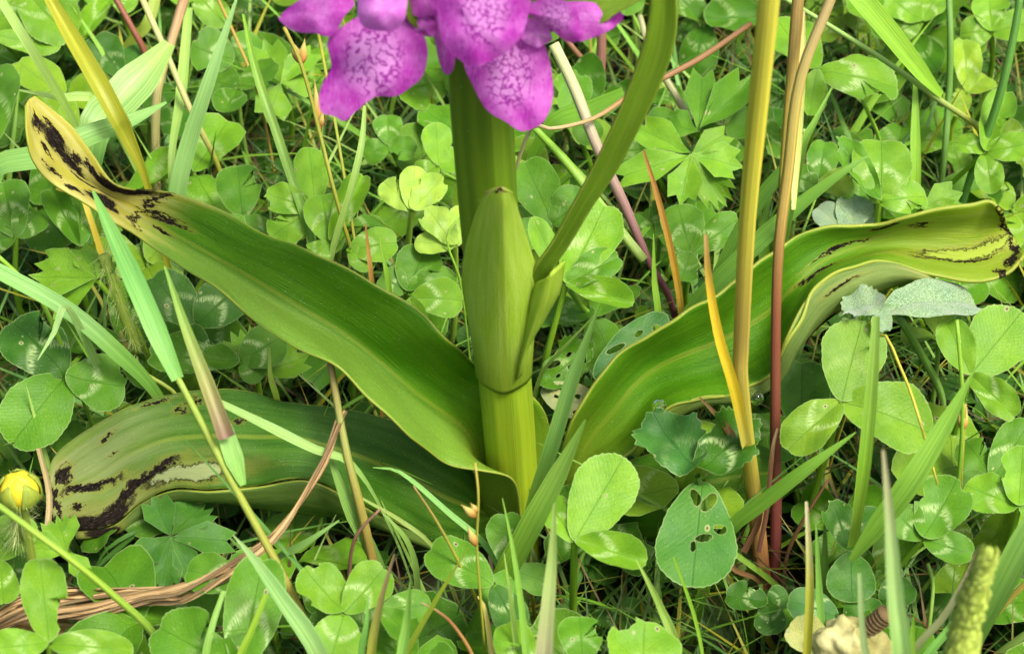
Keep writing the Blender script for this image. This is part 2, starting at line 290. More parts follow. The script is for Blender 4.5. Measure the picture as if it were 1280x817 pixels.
# ------------------------------------------------------------------ the ground
g = 90; X, Y = np.meshgrid(np.linspace(-1, 1, g), np.linspace(-1, 1, g)); X = np.sign(X) * np.abs(X) ** 2.6 * 400; Y = np.sign(Y) * np.abs(Y) ** 2.6 * 400 + 6
Z = .18 * np.sin(X * 1.7 + Y * .6) * np.cos(Y * 1.3 - X * .4) + .12 * np.sin(X * 4.1) * np.sin(Y * 3.7 + 1) - .35
V, Fc, uv = sheet_data(np.stack([X, Y, Z], -1)); s = Sh('soil'); p = s.pos()
n = s.noise(p, 160.0, 6, rough=.65); n2 = s.noise(p, 40.0, 4)
c = s.mix(s.step(n, .3, .7), (.012, .009, .006), (.045, .033, .02)); c = s.mix(s.m('MULTIPLY', s.step(n2, .45, .65), .8), c, s.mix(n, (.015, .035, .006), (.04, .08, .012)))
tag(link('ground', mesh('ground', V, Fc, uv), s.leaf(c, .95, .0, s.bump(n, .8, .002), spec=.1)), 'dark damp soil with moss under the meadow plants', kind='structure')

# ------------------------------------------------------------------ leaflet outlines shared by all clovers
def rim_clover(n, notch=.04, taper=.45, tooth=.012, bites=(), seed=0):
    r = random.Random(seed); out = []; ph = r.random() * 6
    for k in range(n):
        th = 2 * math.pi * k / n; y = .5 - .5 * math.cos(th); x = .5 * math.sin(th)
        x *= 1 - taper * (1 - y) ** 1.6 * .9; x *= 1.02 + .03 * math.sin(3 * th + ph) + .012 * math.sin(11 * th + 2 * ph)
        y = y + .05 * (1 - abs(2 * y - 1)) ; y -= notch * math.exp(-(x / .1) ** 2) * (1 if th > 1.5 and th < 4.8 else 0)
        f = 1 + (tooth if k % 2 else -tooth) * (1 if y > .25 else .2) * r.uniform(.5, 1.5); x = x * f; y = .5 + (y - .5) * f
        for (bx, by, br) in bites:
            d = math.hypot(x - bx, y - by)
            if d < br: a = math.atan2(.52 - by, 0 - bx) + r.uniform(-.25, .25); t = br * (1 - .5 * d / br); x += math.cos(a) * t; y += math.sin(a) * t
        out.append((x, y))
    return out
def leaflet_mesh(name, rim, rings=4, fold=.15, cup=.1, droop=.1, wav=.02, seed=0):
    r = random.Random(seed); ph = [r.random() * 6 for _ in range(4)]; n = len(rim); cx, cy = 0, .5
    V = [(cx, cy)]; 
    for k in range(1, rings + 1):
        f = k / rings; f = f ** .85
        for (x, y) in rim: V.append((cx + (x - cx) * f, cy + (y - cy) * f))
    Fc = [(0, 1 + k, 1 + (k + 1) % n) for k in range(n)]
    for q in range(rings - 1):
        a = 1 + q * n; b = a + n; Fc += [(a + k, b + k, b + (k + 1) % n, a + (k + 1) % n) for k in range(n)]
    P = np.array(V); x, y = P[:, 0], P[:, 1]; rr = np.hypot(x, y - .5)
    z = fold * np.sqrt(x * x + .0009) + cup * (x ** 2 + (y - .5) ** 2) - droop * y ** 2 + wav * rr * 2 * (np.sin(9 * x + 7 * y + ph[0]) + np.sin(13 * y - 6 * x + ph[1])) + 0.0015 * np.sin(38 * (y - .75 * np.abs(x)))
    me = mesh(name, np.stack([x, y, z], -1) / S, Fc, np.stack([x + .5, y], -1))
    a = me.attributes.new('Rim', 'FLOAT', 'POINT'); a.data.foreach_set('value', np.array([0.0] + [((k + 1) / rings) ** .85 for k in range(rings) for _ in range(n)], np.float32)); return me
LV = []
for i in range(12):
    bites = [(), (), ((.42, .72, .16),), (), ((-.45, .55, .13), (.2, 1.0, .1)), (), (), ((-.3, .95, .14),), (), (), ((.48, .35, .17),), ()][i]
    LV.append(leaflet_mesh('leaflet', rim_clover(72, random.uniform(.0, .06), random.uniform(.25, .55), .009, bites, i), 5, random.uniform(.02, .34), random.uniform(-.25, .3), random.uniform(-.1, .28), random.uniform(.01, .035), i))
LOWV = [leaflet_mesh('leaflet', rim_clover(20, random.uniform(0, .09), random.uniform(.2, .65), .015, [(), ((.42, .75, .2),), (), ((-.4, .9, .22), (.45, .4, .15)), (), ((.1, 1.02, .2),)][i % 6], 50 + i), 3, random.uniform(0, .55), random.uniform(-.35, .4), random.uniform(-.1, .45), random.uniform(.02, .06), i) for i in range(14)]
FOLDED = leaflet_mesh('leaflet', rim_clover(36, .02, .5, .012, (), 77), 5, .45, .1, .15, .02, 77)
BITTEN = leaflet_mesh('leaflet', rim_clover(48, .02, .35, .01, ((.44, .26, .2),), 78), 5, .1, .1, .05, .02, 78)
TORN = leaflet_mesh('leaflet', rim_clover(56, .05, .2, .05, ((.5, .8, .16), (-.3, 1.05, .15), (-.52, .45, .12), (.3, 1.0, .12)), 79), 6, .12, .35, .15, .06, 79)
def rim_poly(pts, n, sub=3):
    P = spline([(*p, 0) for p in pts + pts[:1]], n + 1)[:n, :2]; return [tuple(p) for p in P]
def rim_lobe(teeth, w=.46, seed=0):           # a buttercup lobe: narrow base, toothed front
    r = random.Random(seed); L = [(0, 0), (-.14, .2), (-w * .95, .52)]
    for k in range(teeth):
        a = -1 + 2 * (k + .5) / teeth; tx = w * 1.1 * a; ty = 1.0 - .22 * a * a + r.uniform(-.03, .03); L.append((tx, ty))
        if k < teeth - 1: b = -1 + 2 * (k + 1) / teeth; L.append((w * b * .95, .82 - .16 * b * b))
    L += [(w * .95, .52), (.14, .2)]
    out = []
    for i, p in enumerate(L):                 # two extra points on each edge, a little rounded
        q = L[(i + 1) % len(L)]; out += [p, (p[0] * .67 + q[0] * .33, p[1] * .67 + q[1] * .33), (p[0] * .33 + q[0] * .67, p[1] * .33 + q[1] * .67)]
    return out
LOBE = [leaflet_mesh('lobe', rim_lobe(t, wv, t), 4, fo, .1, dr, .03, 30 + i) for i, (t, wv, fo, dr) in enumerate([(3, .46, .2, .15), (5, .55, .12, .2), (3, .38, .35, .05), (2, .36, .2, .25)])]
def place(name, me, mat, parent, ploc, B, axis, nrm, L, W, color):
    y = axis.normalized(); z = (nrm - y * nrm.dot(y)).normalized(); x = y.cross(z)
    o = link(name, me, None, parent, color=color)
    if not me.materials: me.materials.append(mat)
    o.material_slots[0].link = 'OBJECT'; o.material_slots[0].material = mat
    m = Matrix((x * (W * S), y * (L * S), z * (L * S))).transposed().to_4x4(); m.translation = (B - ploc) * S
    o.matrix_local = m; return o
def stalk(parent, ploc, top, foot, r0, r1, color, name='petiole', bend=.4):
    mid = (top + foot) / 2 + Vector((RNG.normal(0, bend * .5), RNG.normal(0, bend * .5), bend))
    C = spline([foot, mid, top], 7); V, Fc, uv = tube_data(C, [r0, r1], 6, False)
    return link(name, mesh(name, V, Fc, uv, np.tile(color, (len(V), 1)), origin=ploc), M['stem'], parent)
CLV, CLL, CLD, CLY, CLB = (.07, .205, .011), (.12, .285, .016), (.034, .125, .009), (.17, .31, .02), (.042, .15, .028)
def tocam(p): return (CAM - p).normalized()
NCLOVER = [0]
def clover(jx, jy, h, leaflets, label, col=CLL, n=(.5, .5), name='clover_leaf', cat='clover', group=None, mat='clover', foot=None, meshes=None, jn=.1):
    J = PH(jx, jy, h); base = foot or (J + Vector((RNG.uniform(-.5, .5), RNG.uniform(-.2, .8), 0))); base = Vector((base.x, base.y, -.3))
    t = thing(name, label, cat, base, group); nn = (Vector((0, 0, 1)) * n[0] + tocam(J) * n[1]).normalized()
    for q, lf in enumerate(leaflets):
        tx, ty, wpx = lf[:3]; opt = lf[3] if len(lf) > 3 else {}
        nl = (nn + jit(jn) + Vector(opt.get('n', (0, 0, 0)))).normalized()
        T = PN(tx, ty, J, nl); ax = T - J; L = ax.length; y = ax.normalized(); sx = y.cross(nl).normalized()
        a = proj(J + ax * .5 + sx * .5); b = proj(J + ax * .5 - sx * .5); W = wpx / max(math.hypot(a[0] - b[0], a[1] - b[1]), 1e-3)
        W = min(W, L * 1.5)
        me = opt.get('me') or (meshes or LV)[(NCLOVER[0] * 5 + q * 7) % len(meshes or LV)]
        cl = Vector(opt.get('c', col)); cl = cl * (1 + RNG.uniform(-.12, .12))
        place(opt.get('name', 'leaflet'), me, M[opt.get('m', mat)], t, base, J, ax, nl, L, W, cl)
    stalk(t, base, J, base, .07, .05, Vector(col) * 1.1 + Vector((.04, .03, .0)))
    NCLOVER[0] += 1
    return t
def blade(name, pts, wpx, cols, label, cat='grass blade', fold=.25, mode='blade', n=(.45, .55), seg=None, group=None, twist=0, parent=None, ploc=None, roll=0, root=True):
    """a strip through (px, py, height) points, its width in pixels along the way"""
    P = [PH(*p) for p in pts]; h0 = P[0].z
    if (parent is None or root == 'yes') and root and h0 > .6:      # carry the foot on down into the soil
        t0 = (P[0] - P[1]).normalized(); k0 = min(1.1, h0 * .35); q = Vector((t0.x, t0.y, 0)) * k0
        P = [P[0] + q + Vector((0, 0, -h0 - .25)), P[0] + q * .6 + Vector((0, 0, -h0 * .5))] + P
        wl = list(lin(wpx, len(pts))); wpx = [wl[0] * .6, wl[0] * .8] + wl
        if np.ndim(cols) == 2: cl_ = [tuple(c) for c in lin(cols, len(pts))]; cols = [cl_[0]] * 2 + cl_
    k = seg or max(8, 4 * len(P)); C = spline(P, k)
    W = np.array([w_ * depth(Vector(c_)) / F_PX for w_, c_ in zip(lin(wpx, k), C)])
    cc = lin(cols, k) if np.ndim(cols) == 2 else np.tile(cols, (k, 1)); base = Vector(C[np.argmin(C[:, 2])]) if ploc is None else ploc
    if mode == 'tube': V, Fc, uv = tube_data(C, W / 2, 8); vc = np.vstack([np.repeat(cc, 8, 0), cc[:1], cc[-1:]]); mat = M['stem']
    else:
        T = np.gradient(C, axis=0); rows = []
        for i in range(k):
            c_ = Vector(C[i]); t_ = Vector(T[i]).normalized(); nn = (Vector((0, 0, 1)) * n[0] + tocam(c_) * n[1]).normalized()
            s_ = t_.cross(nn).normalized(); nn = s_.cross(t_)
            if twist or roll: q = Matrix.Rotation(roll + twist * i / k, 3, t_); s_ = q @ s_; nn = q @ nn
            rows.append([c_ + s_ * (W[i] * .5 * a) + nn * (abs(a) * W[i] * fold * .5) for a in (-1, -.5, 0, .5, 1)])
        V, Fc, uv = sheet_data(np.array([[list(p) for p in r_] for r_ in rows])); vc = np.repeat(cc, 5, 0); mat = M['dry' if mode == 'dry' else 'blade']
    if parent is not None: name = {'grass_leaf': 'blade', 'grass_stalk': 'stalk', 'leaf_sheath': 'sheath', 'dry_leaf': 'shred'}.get(name, name)
    o = link(name, mesh(name, V, Fc, uv, vc, origin=base), mat, parent, loc=base if parent is None else None)
    if parent is None: tag(o, label, cat, group)
    return o
# ------------------------------------------------------------------ the orchid
OB = Vector((0.02, 0, -.3))
orchid = thing('orchid', 'purple marsh orchid with broad rot-spotted leaves and a stout green stem', 'orchid', OB)
def part(name, G, mat, thick=.05, label=None):
    V, Fc, uv = sheet_data(G, thick); o = link(name, mesh(name, V, Fc, uv, origin=OB), mat, orchid)
    if label: o['label'] = label
    return o
# stem: ribbed, paler towards the foot
C = spline([PY(646, 700, 0), PY(641, 612, 0), PY(630, 470, 0), PY(613, 300, 0), PY(599, 100, 0), PY(590, -60, 0), PY(585, -240, 0)], 60)
V, Fc, uv = tube_data(C, [.41, .40, .40, .41, .42, .36, .2], 36)
for i in range(60):
    for k in range(36):
        d = V[i*36+k] - C[i]; V[i*36+k] = C[i] + d * (1 + .035 * math.cos(9 * k / 36 * 2 * math.pi) + .02 * math.cos(4 * k / 36 * 2 * math.pi))
cs = lin([(.28, .38, .02), (.27, .38, .015), (.22, .34, .015), (.14, .26, .012), (.11, .21, .01), (.09, .17, .01), (.1, .1, .03)], 60)
link('stem', mesh('stem', V, Fc, uv, np.vstack([np.repeat(cs, 36, 0), cs[:1], cs[-1:]]), origin=OB), M['stem'], orchid)
# long leaf rising to a yellowed, folded tip
rows = [(PY(678, 640, .35), PY(606, 645, .0), PY(652, 655, -.5)), (PY(689, 560, .5), PY(594, 592, -.1), PY(640, 603, -.78)),
        (PY(672, 500, .5), PY(585, 548, .1), PY(600, 591, -.85)), (PY(608, 465, .6), PY(550, 514, .1), PY(550, 573, -.8))]
rows += [tuple(PH(*p) for p in r) for r in [
    ((560, 425, 4.9), (503, 474, 3.8), (500, 535, 3.9)), ((500, 372, 5.4), (432, 420, 4.5), (440, 483, 4.5)), ((425, 326, 5.8), (352, 376, 5.0), (370, 431, 4.9)),
    ((345, 301, 5.9), (278, 334, 5.2), (290, 377, 5.1)), ((265, 257, 5.8), (215, 297, 5.1), (225, 334, 5.1)), ((195, 236, 5.5), (165, 266, 5.0), (175, 299, 5.0)),
    ((145, 231, 5.3), (138, 247, 4.9), (122, 264, 5.1)), ((116, 192, 5.7), (92, 215, 5.45), (68, 233, 5.4)), ((90, 158, 6.1), (65, 182, 5.95), (41, 204, 5.9)),
    ((64, 136, 6.4), (47, 152, 6.3), (32, 172, 6.3)), ((42, 121, 6.6), (36, 124, 6.6), (31, 132, 6.6))]]
B1 = [('k', .42, .655, .03, .03, 1.5), ('k', .40, .68, .025, .045, .8), ('k', .58, .64, .03, .02, 1.0), ('k', .2, .705, .25, .010, 0), ('k', .6, .70, .35, .006, 0), ('k', .10, .755, .13, .045, .5), ('k', .14, .80, .13, .04, .4), ('k', .42, .86, .07, .045, .6), ('k', .66, .90, .03, .02, 0), ('k', .85, .82, .04, .02, 0), ('k', .3, .93, .06, .02, 0), ('k', .2, .835, .07, .02, .6),  # thin bands across the pinch paint its crease shade; the others are rot
      ('k', .70, .775, .13, .045, .8), ('k', .5, .80, .03, .05, .5), ('k', .40, .91, .17, .035, 0), ('k', .3, .865, .09, .018, 1.), ('k', .55, .95, .2, .02, 0), ('k', .8, .87, .05, .015, 0)]
part('leaf', ripple(loft(rows, 140, 28), .07, 4, 1), orchid_mat('orchid_leaf_long', vy=(.6, .74), um=.52, blots=B1, lit_half=.62, yellow=(.40, .39, .03), pale=(.5, .48, .15)), .03, 'long green leaf with a folded yellow tip blotched dark brown')
# broad leaf on the other side, its front margin turned over
rr = [((712, 535), (748, 592), 2.7, 2.2), ((745, 482), (790, 560), 3.4, 2.6), ((795, 428), (826, 518), 3.9, 3.0), ((850, 398), (872, 496), 4.3, 3.3), ((905, 365), (915, 491), 4.6, 3.4), ((955, 322), (962, 468), 4.9, 3.7),
      ((1000, 296), (983, 424), 5.1, 4.5), ((1045, 283), (1013, 368), 5.2, 4.9), ((1092, 282), (1058, 335), 5.1, 5.0), ((1135, 272), (1106, 324), 5.3, 4.9), ((1180, 262), (1160, 341), 5.4, 4.6), ((1215, 257), (1217, 350), 5.4, 4.5), ((1237, 253), (1258, 341), 5.4, 4.5), ((1250, 268), (1281, 318), 5.2, 4.6)]
rows = [(PY(690, 610, .5), PY(694, 625, .35), PY(700, 635, .1), PY(712, 640, -.1))]
for (U, Cc, hu, hc) in rr:
    L = lambda f, dh: PH(U[0] + (Cc[0] - U[0]) * f, U[1] + (Cc[1] - U[1]) * f, hu + (hc - hu) * f - dh)
    rows.append((L(0, 0), L(.33, .38), L(.68, .42), L(1, 0)))
B2 = [('k', .55, .60, .03, .05, 1.4), ('k', .36, .655, .025, .07, -.2), ('k', .09, .74, .06, .028, -1.2), ('k', .24, .80, .05, .016, -1.), ('p', .60, .90, .085, .13, -.75), ('k', .72, .86, .02, .09, -.55), ('k', .45, .99, .6, .012, 0), ('k', .96, .93, .07, .012, 0), ('k', .88, .965, .1, .015, 0), ('k', .8, .985, .2, .012, 0)]
part('leaf', ripple(loft(rows, 130, 28), .04, 5, 2), orchid_mat('orchid_leaf_broad', vy=(.55, .95), um=.45, blots=B2, yellow=(.2, .33, .008), pale=(.27, .37, .04)), .05, 'broad leaf with a wavy yellow margin and a torn black end')
fl = [((790, 560, 2.6), (796, 568, 2.2)), ((826, 518, 3.0), (834, 527, 2.5)), ((872, 496, 3.3), (880, 506, 2.8)), ((915, 491, 3.4), (922, 501, 2.9)), ((962, 468, 3.7), (972, 480, 3.1)), ((983, 424, 4.5), (1003, 432, 3.7)), ((1013, 368, 4.9), (1038, 398, 4.0)),
      ((1058, 335, 5.0), (1082, 374, 4.2)), ((1106, 324, 4.9), (1122, 358, 4.3)), ((1160, 341, 4.6), (1166, 352, 4.3))]
rows = []
for a, b in fl:
    A_, B_ = PH(*a), PH(*b); mid = (A_ + B_) / 2 + Vector((.05, -.15, .03)); rows.append((A_ + Vector((0, 0, -.03)), mid, B_))
part('leaf_fold', loft(rows, 60, 10), orchid_mat('orchid_leaf_underside', (.10, .19, .035), (.24, .32, .08), vy=(.85, 1.2), um=.9, blots=[('k', 1.0, .62, .2, .10, -1.), ('k', .8, .8, .12, .03, 0), ('k', .2, .74, .03, .06, 0)], rough=.5), .04, 'pale turned-over margin with a black eaten edge')
# low leaf lying on the sward, its end rotted black
lf = [((612, 620, 1.2), (628, 668, .4), None), ((565, 560, 2.3), (560, 682, .8), (562, 690, .5)), ((510, 531, 2.6), (500, 655, 1.4), (505, 668, 1.0)), ((440, 515, 2.9), (440, 622, 2.2), (438, 648, 1.3)), ((380, 507, 3.1), (384, 598, 2.6), (380, 640, 1.6)), ((320, 494, 3.1), (320, 606, 2.5), (320, 632, 1.7)), ((260, 488, 3.1), (262, 611, 2.5), (258, 623, 1.9)),
      ((200, 497, 3.0), (217, 610, 2.4), (214, 624, 1.9)), ((145, 518, 2.9), (176, 627, 2.2), (182, 643, 1.8)), ((100, 545, 2.7), (140, 655, 2.0), (148, 661, 1.7)), ((68, 573, 2.5), (95, 662, 1.9), (98, 666, 1.8)), ((58, 612, 2.3), (70, 656, 1.9), None)]
rows = []; rows2 = []
for U, Cc, Fl in lf:
    L = lambda f, dh: PH(U[0] + (Cc[0] - U[0]) * f, U[1] + (Cc[1] - U[1]) * f, U[2] + (Cc[2] - U[2]) * f + dh)
    rows.append((L(0, 0), L(.33, .06), L(.68, .1), L(1, 0)))
    if Fl: A_, B_ = PH(*Cc), PH(*Fl); rows2.append((A_ + Vector((0, 0, -.03)), (A_ + B_) / 2 + Vector((0, -.12, 0)), B_))
B3 = [('p', .84, .66, .10, .12, .25), ('k', .78, .76, .05, .10, .9), ('k', .55, .88, .05, .08, -1.3), ('k', .92, .86, .10, .08, 0), ('k', .99, .93, .2, .08, 0), ('k', .45, .98, .5, .018, 0), ('k', .2, .80, .035, .014, 1.5), ('k', .38, .80, .02, .007, 0), ('k', .13, .62, .04, .02, 1.4), ('k', .22, .64, .025, .012, 0), ('k', .05, .69, .02, .03, 0), ('k', .33, .53, .03, .02, 1.5), ('k', .7, .92, .05, .012, 0), ('k', .3, .93, .15, .02, 0), ('k', .8, .8, .1, .02, .5)]
part('leaf', ripple(loft(rows, 130, 28), .05, 5, 3), orchid_mat('orchid_leaf_low', (.028, .115, .005), (.09, .21, .02), yellow=(.16, .25, .03), vy=(.5, 1.0), um=.5, blots=B3, base_l=.05, pale=(.25, .31, .11), vein=.65), .05, 'low sprawling leaf with black rot at its end')  # dark greens carry the shade cast by the long leaf above
part('leaf_fold', loft(rows2, 60, 10), orchid_mat('orchid_leaf_low_under', (.07, .15, .02), (.16, .24, .05), vy=(.9, 1.3), um=.9, blots=[('k', .3, .93, .4, .05, 0)], base_l=.02), .04)
# short leaf under the broad one
rows = [(PH(700, 606, 1.0), PH(700, 630, .9), PH(704, 660, .3)), (PH(735, 590, 1.5), PH(745, 625, 1.3), PH(752, 672, .5)), (PH(790, 574, 1.8), PH(800, 620, 1.6), PH(815, 675, .8)), (PH(850, 555, 2.0), PH(865, 605, 1.8), PH(880, 665, 1.0)), (PH(920, 548, 2.0), PH(935, 590, 1.8), PH(945, 645, 1.1)), (PH(975, 565, 1.7), PH(985, 590, 1.6), PH(990, 615, 1.2))]
part('leaf', loft(rows, 50, 16), orchid_mat('orchid_leaf_short', vy=(1.1, 1.4), um=.5, base_l=.05), .05)
# clasping sheath leaf in front of the stem
rows = []
for (l, m, r, ye, ym, k) in [((594, 470), (629, 493), (665, 470), -.06, -.46, .72), ((591, 435), (628, 447), (667, 435), -.08, -.52, .72), ((584, 395), (627, 402), (671, 390), -.1, -.66, .66), ((577, 350), (627, 355), (674, 348), -.2, -.82, .58), ((581, 310), (628, 312), (662, 306), -.45, -.95, .55), ((590, 278), (628, 275), (652, 275), -.72, -1.05, .55), ((598, 256), (627, 252), (646, 256), -.9, -1.12, .55), ((607, 240), (626, 234), (641, 241), -1.05, -1.14, .5)]:
    q = lambda e: PY(m[0] + (e[0] - m[0]) * k, m[1] + (e[1] - m[1]) * (1 - (1 - k) ** .6 if k < .6 else .5), ye + (ym - ye) * (k if k > .6 else .6))
    rows.append((PY(*l, ye), q(l), PY(*m, ym), q(r), PY(*r, ye)))
part('sheath_leaf', loft(rows, 60, 24), orchid_mat('orchid_sheath', (.33, .54, .03), (.5, .68, .12), vy=(.96, 1.03), um=.52, blots=[('k', .5, .985, .2, .012, 0)], base_l=.3, rough=.5, yellow=(.4, .3, .08)), .015, 'pale clasping sheath with a withered brown tip')
# narrow upper leaf: a sheath and a blade
rows = [(PY(*l, y0), PY((l[0] + r[0]) / 2, (l[1] + r[1]) / 2 + 4, y0 - .22), PY(*r, y0 + .15)) for l, r, y0 in [((640, 475), (657, 462), -.3), ((648, 442), (664, 430), -.36), ((655, 408), (683, 397), -.4), ((662, 377), (700, 364), -.42), ((669, 353), (707, 326), -.4)]]
part('sheath', loft(rows, 30, 14), orchid_mat('orchid_sheath_upper', (.29, .47, .025), (.42, .58, .08), vy=(1.2, 1.5), um=.5, base_l=.2, rough=.5), .04)
rows = [(PY(*l, y0), PY((l[0] + r[0]) / 2, (l[1] + r[1]) / 2, y0 + .06), PY(*r, y0)) for l, r, y0 in [((655, 395), (668, 400), -.3), ((664, 352), (681, 356), -.36), ((672, 332), (690, 336), -.42), ((692, 303), (709, 309), -.46), ((716, 259), (738, 261), -.5), ((740, 215), (770, 215), -.5), ((764, 165), (803, 152), -.5), ((785, 115), (824, 108), -.45), ((805, 60), (840, 66), -.4), ((814, 10), (846, 18), -.35), ((816, -40), (840, -36), -.3), ((826, -90), (830, -90), -.25)]]
part('leaf', loft(rows, 60, 12), orchid_mat('orchid_leaf_upper', (.12, .25, .012), (.2, .34, .025), vy=(1.1, 1.5), um=.5, base_l=.1), .05, 'narrow upright upper leaf')
# flowers
def petal_mesh(name, poly, y0, n, dome, org, wav=.03, rings=6, num=44, seed=0):
    cx = sum(p[0] for p in poly) / len(poly); cy = sum(p[1] for p in poly) / len(poly); P0 = PY(cx, cy, y0); n = Vector(n).normalized()
    rim = rim_poly(list(poly), num); x0, x1 = min(p[0] for p in rim), max(p[0] for p in rim); ya, yb = min(p[1] for p in rim), max(p[1] for p in rim)
    r = random.Random(seed); ph = r.random() * 6; V = []; uv = []; Cn = P0
    for q in range(rings + 1):
        f = q / rings
        for k, (x, y) in enumerate(rim):
            if q == 0 and k: break
            px, py = cx + (x - cx) * f, cy + (y - cy) * f; p = PN(px, py, P0, n)
            p = p + n * (dome * (1 - f * f) + wav * f * f * math.sin(5 * 2 * math.pi * k / num + ph) + wav * .5 * math.sin(px * .16 + ph) * math.sin(py * .13))
            V.append(p); uv.append(((px - x0) / (x1 - x0), (py - ya) / (yb - ya)))
    Fc = [(0, 1 + k, 1 + (k + 1) % num) for k in range(num)]
    for q in range(rings - 1): a = 1 + q * num; b = a + num; Fc += [(a + k, b + k, b + (k + 1) % num, a + (k + 1) % num) for k in range(num)]
    return mesh(name, [list(v) for v in V], Fc, uv, origin=org)
def flower(org, pieces, foot):
    f = link('flower', None, parent=orchid, loc=org - OB)
    for (nm, poly, y0, n, dome, mt) in pieces: link(nm, petal_mesh(nm, poly, y0, n, dome, org, seed=len(poly)), M[mt], f)
    V, Fc, uv = tube_data(spline([foot, (foot + org) / 2 + Vector((0, 0, .25)), org + Vector((0, .25, .1))], 8), [.12, .2, .16], 8)
    link('ovary', mesh('ovary', V, Fc, uv, np.tile((.2, .12, .08), (len(V), 1)), origin=org), M['stem'], f); return f
up = lambda a, b, x=0: (x, -a, b)
o1 = PY(470, 20, -1.1); top1 = PY(597, 30, -.2)
f1 = flower(o1, [
    ('lip', [(445, 22), (411, 47), (412, 70), (414, 84), (403, 105), (399, 122), (402, 141), (418, 145), (430, 152), (444, 140), (456, 130), (472, 120), (494, 121), (512, 110), (528, 96), (534, 75), (534, 58), (527, 40), (507, 28), (475, 18)], -1.35, up(.8, .55), .12, 'petal'),
    ('sepal', [(348, 24), (357, 12), (390, -6), (420, -10), (442, 2), (432, 20), (413, 45), (395, 42), (365, 38)], -1.15, up(.7, .6, -.2), .12, 'sepal'),
    ('hood', [(448, -20), (447, 10), (452, 32), (468, 38), (490, 38), (504, 28), (509, 5), (508, -20), (480, -28)], -1.75, up(.85, .5), .25, 'hood'),
    ('sepal', [(503, 22), (520, 18), (540, 24), (546, 36), (541, 46), (527, 44), (512, 36)], -1.0, up(.8, .5, .2), .06, 'sepal'),
    ('petal', [(505, -40), (530, -35), (552, -5), (550, 14), (530, 22), (510, 12)], -.9, up(.8, .5), .08, 'sepal')], top1)
o2 = PY(650, 40, -1.1)
f2 = flower(o2, [
    ('lip', [(640, 40), (610, 52), (584, 66), (580, 82), (590, 105), (600, 125), (612, 141), (632, 152), (650, 164), (664, 162), (679, 152), (690, 128), (691, 100), (684, 66), (672, 48)], -1.3, up(.85, .5, .1), .12, 'petal'),
    ('petal', [(549, -30), (547, 10), (549, 34), (556, 56), (568, 70), (582, 80), (597, 83), (610, 78), (630, 68), (650, 48), (660, 20), (662, -20), (620, -40)], -1.7, up(.85, .45), .18, 'petal'),
    ('sepal', [(534, 0), (540, 30), (545, 60), (550, 80), (558, 94), (566, 88), (569, 65), (562, 30), (556, 0)], -.95, up(.9, .3), .08, 'sepal'),
    ('sepal', [(690, 2), (720, 2), (745, 4), (765, 10), (780, 22), (765, 36), (740, 48), (722, 52), (700, 40)], -1.05, up(.7, .6, .3), .10, 'sepal'),
    ('hood', [(655, 14), (668, 2), (695, -4), (715, 8), (728, 26), (727, 48), (712, 53), (694, 42), (672, 26)], -1.2, up(.8, .5, .2), .15, 'petal'),
    ('throat', [(655, 24), (668, 24), (685, 36), (690, 50), (676, 58), (660, 56), (650, 42)], -1.12, up(.9, .3), .03, 'hood')], PY(600, 30, -.2))
def copy_flower(src, ang, dz, k):
    e = src.copy(); COL.objects.link(e); v = Matrix.Rotation(ang, 3, 'Z') @ (Vector(src.location) + OB * S); v.z += dz * S
    e.location = v - OB * S + Vector((-.0035, 0, 0)); e.rotation_euler = (0, 0, ang); e.scale = (k, k, k)
    for c_ in list(src.children): x = c_.copy(); COL.objects.link(x); x.parent = e
for i in range(9): copy_flower([f1, f2][i % 2], R([100, 160, 215, 262, 35, 320, 75, 190, 275][i]), [2.8, 1.6, 1.6, 2.6, 4.4, 4.0, 3.6, 2.8, 3.9][i], [.95, .95, .95, .9, .85, .85, .75, .75, .6][i])
for (pts, w_) in [([(745, 10), (770, 0), (815, -20)], 30), ([(520, 10), (500, -40), (470, -90)], 25)]:
    P = [PY(600, 20, -.2)] + [PY(x, y, -.9) for x, y in pts]; Cv = spline(P, 14); Wd = np.interp(np.linspace(0, 1, 14), [0, .3, 1], [.12, .18, .01])
    G = np.array([[c_ + np.array([0, a * .2, 0]) + np.array([0, 0, 1]) * a * Wd[i] for a in (-1, -.5, 0, .5, 1)] for i, c_ in enumerate(Cv)]); part('bract', G, bpy.data.materials['orchid_leaf_upper'], .03)
# ------------------------------------------------------------------ clover leaves one can tell apart
F_, B_, TN = dict(me=FOLDED), dict(me=BITTEN), dict(me=TORN)
def cl(*a, **k): return clover(*a, **k)
cl(82, 470, 3.2, [(14, 552, 92), (160, 482, 80), (15, 392, 90, dict(c=CLD))], 'large speckled clover leaf above the rotted end of the low orchid leaf', CLV)
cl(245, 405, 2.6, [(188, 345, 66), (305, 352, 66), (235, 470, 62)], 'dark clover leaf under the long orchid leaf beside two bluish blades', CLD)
cl(300, 452, 2.5, [(182, 440, 56), (355, 420, 60), (330, 470, 40)], 'clover leaf wedged between the long and the low orchid leaves', CLV)
cl(-12, 182, 3.6, [(2, 58, 62), (-50, 150, 50), (-20, 240, 50)], 'fine-veined clover leaf just beyond the blotched yellow leaf tip', CLV)
cl(28, -14, 3.4, [(88, 48, 74), (-15, 30, 60), (70, -50, 60)], 'pale-marked clover leaf behind the folded olive blade', CLL)
cl(-8, 44, 3.0, [(76, 60, 36), (-50, 30, 40)], 'narrow flat clover leaflets beside the olive blade', CLL)
cl(140, -6, 3.0, [(101, 46, 32, F_), (170, 10, 35)], 'folded light clover leaf next to the red-brown stalk', CLL)
cl(152, 96, 2.2, [(118, 48, 54), (190, 60, 50)], 'dark round clover leaf behind the broad pale blade', CLD)
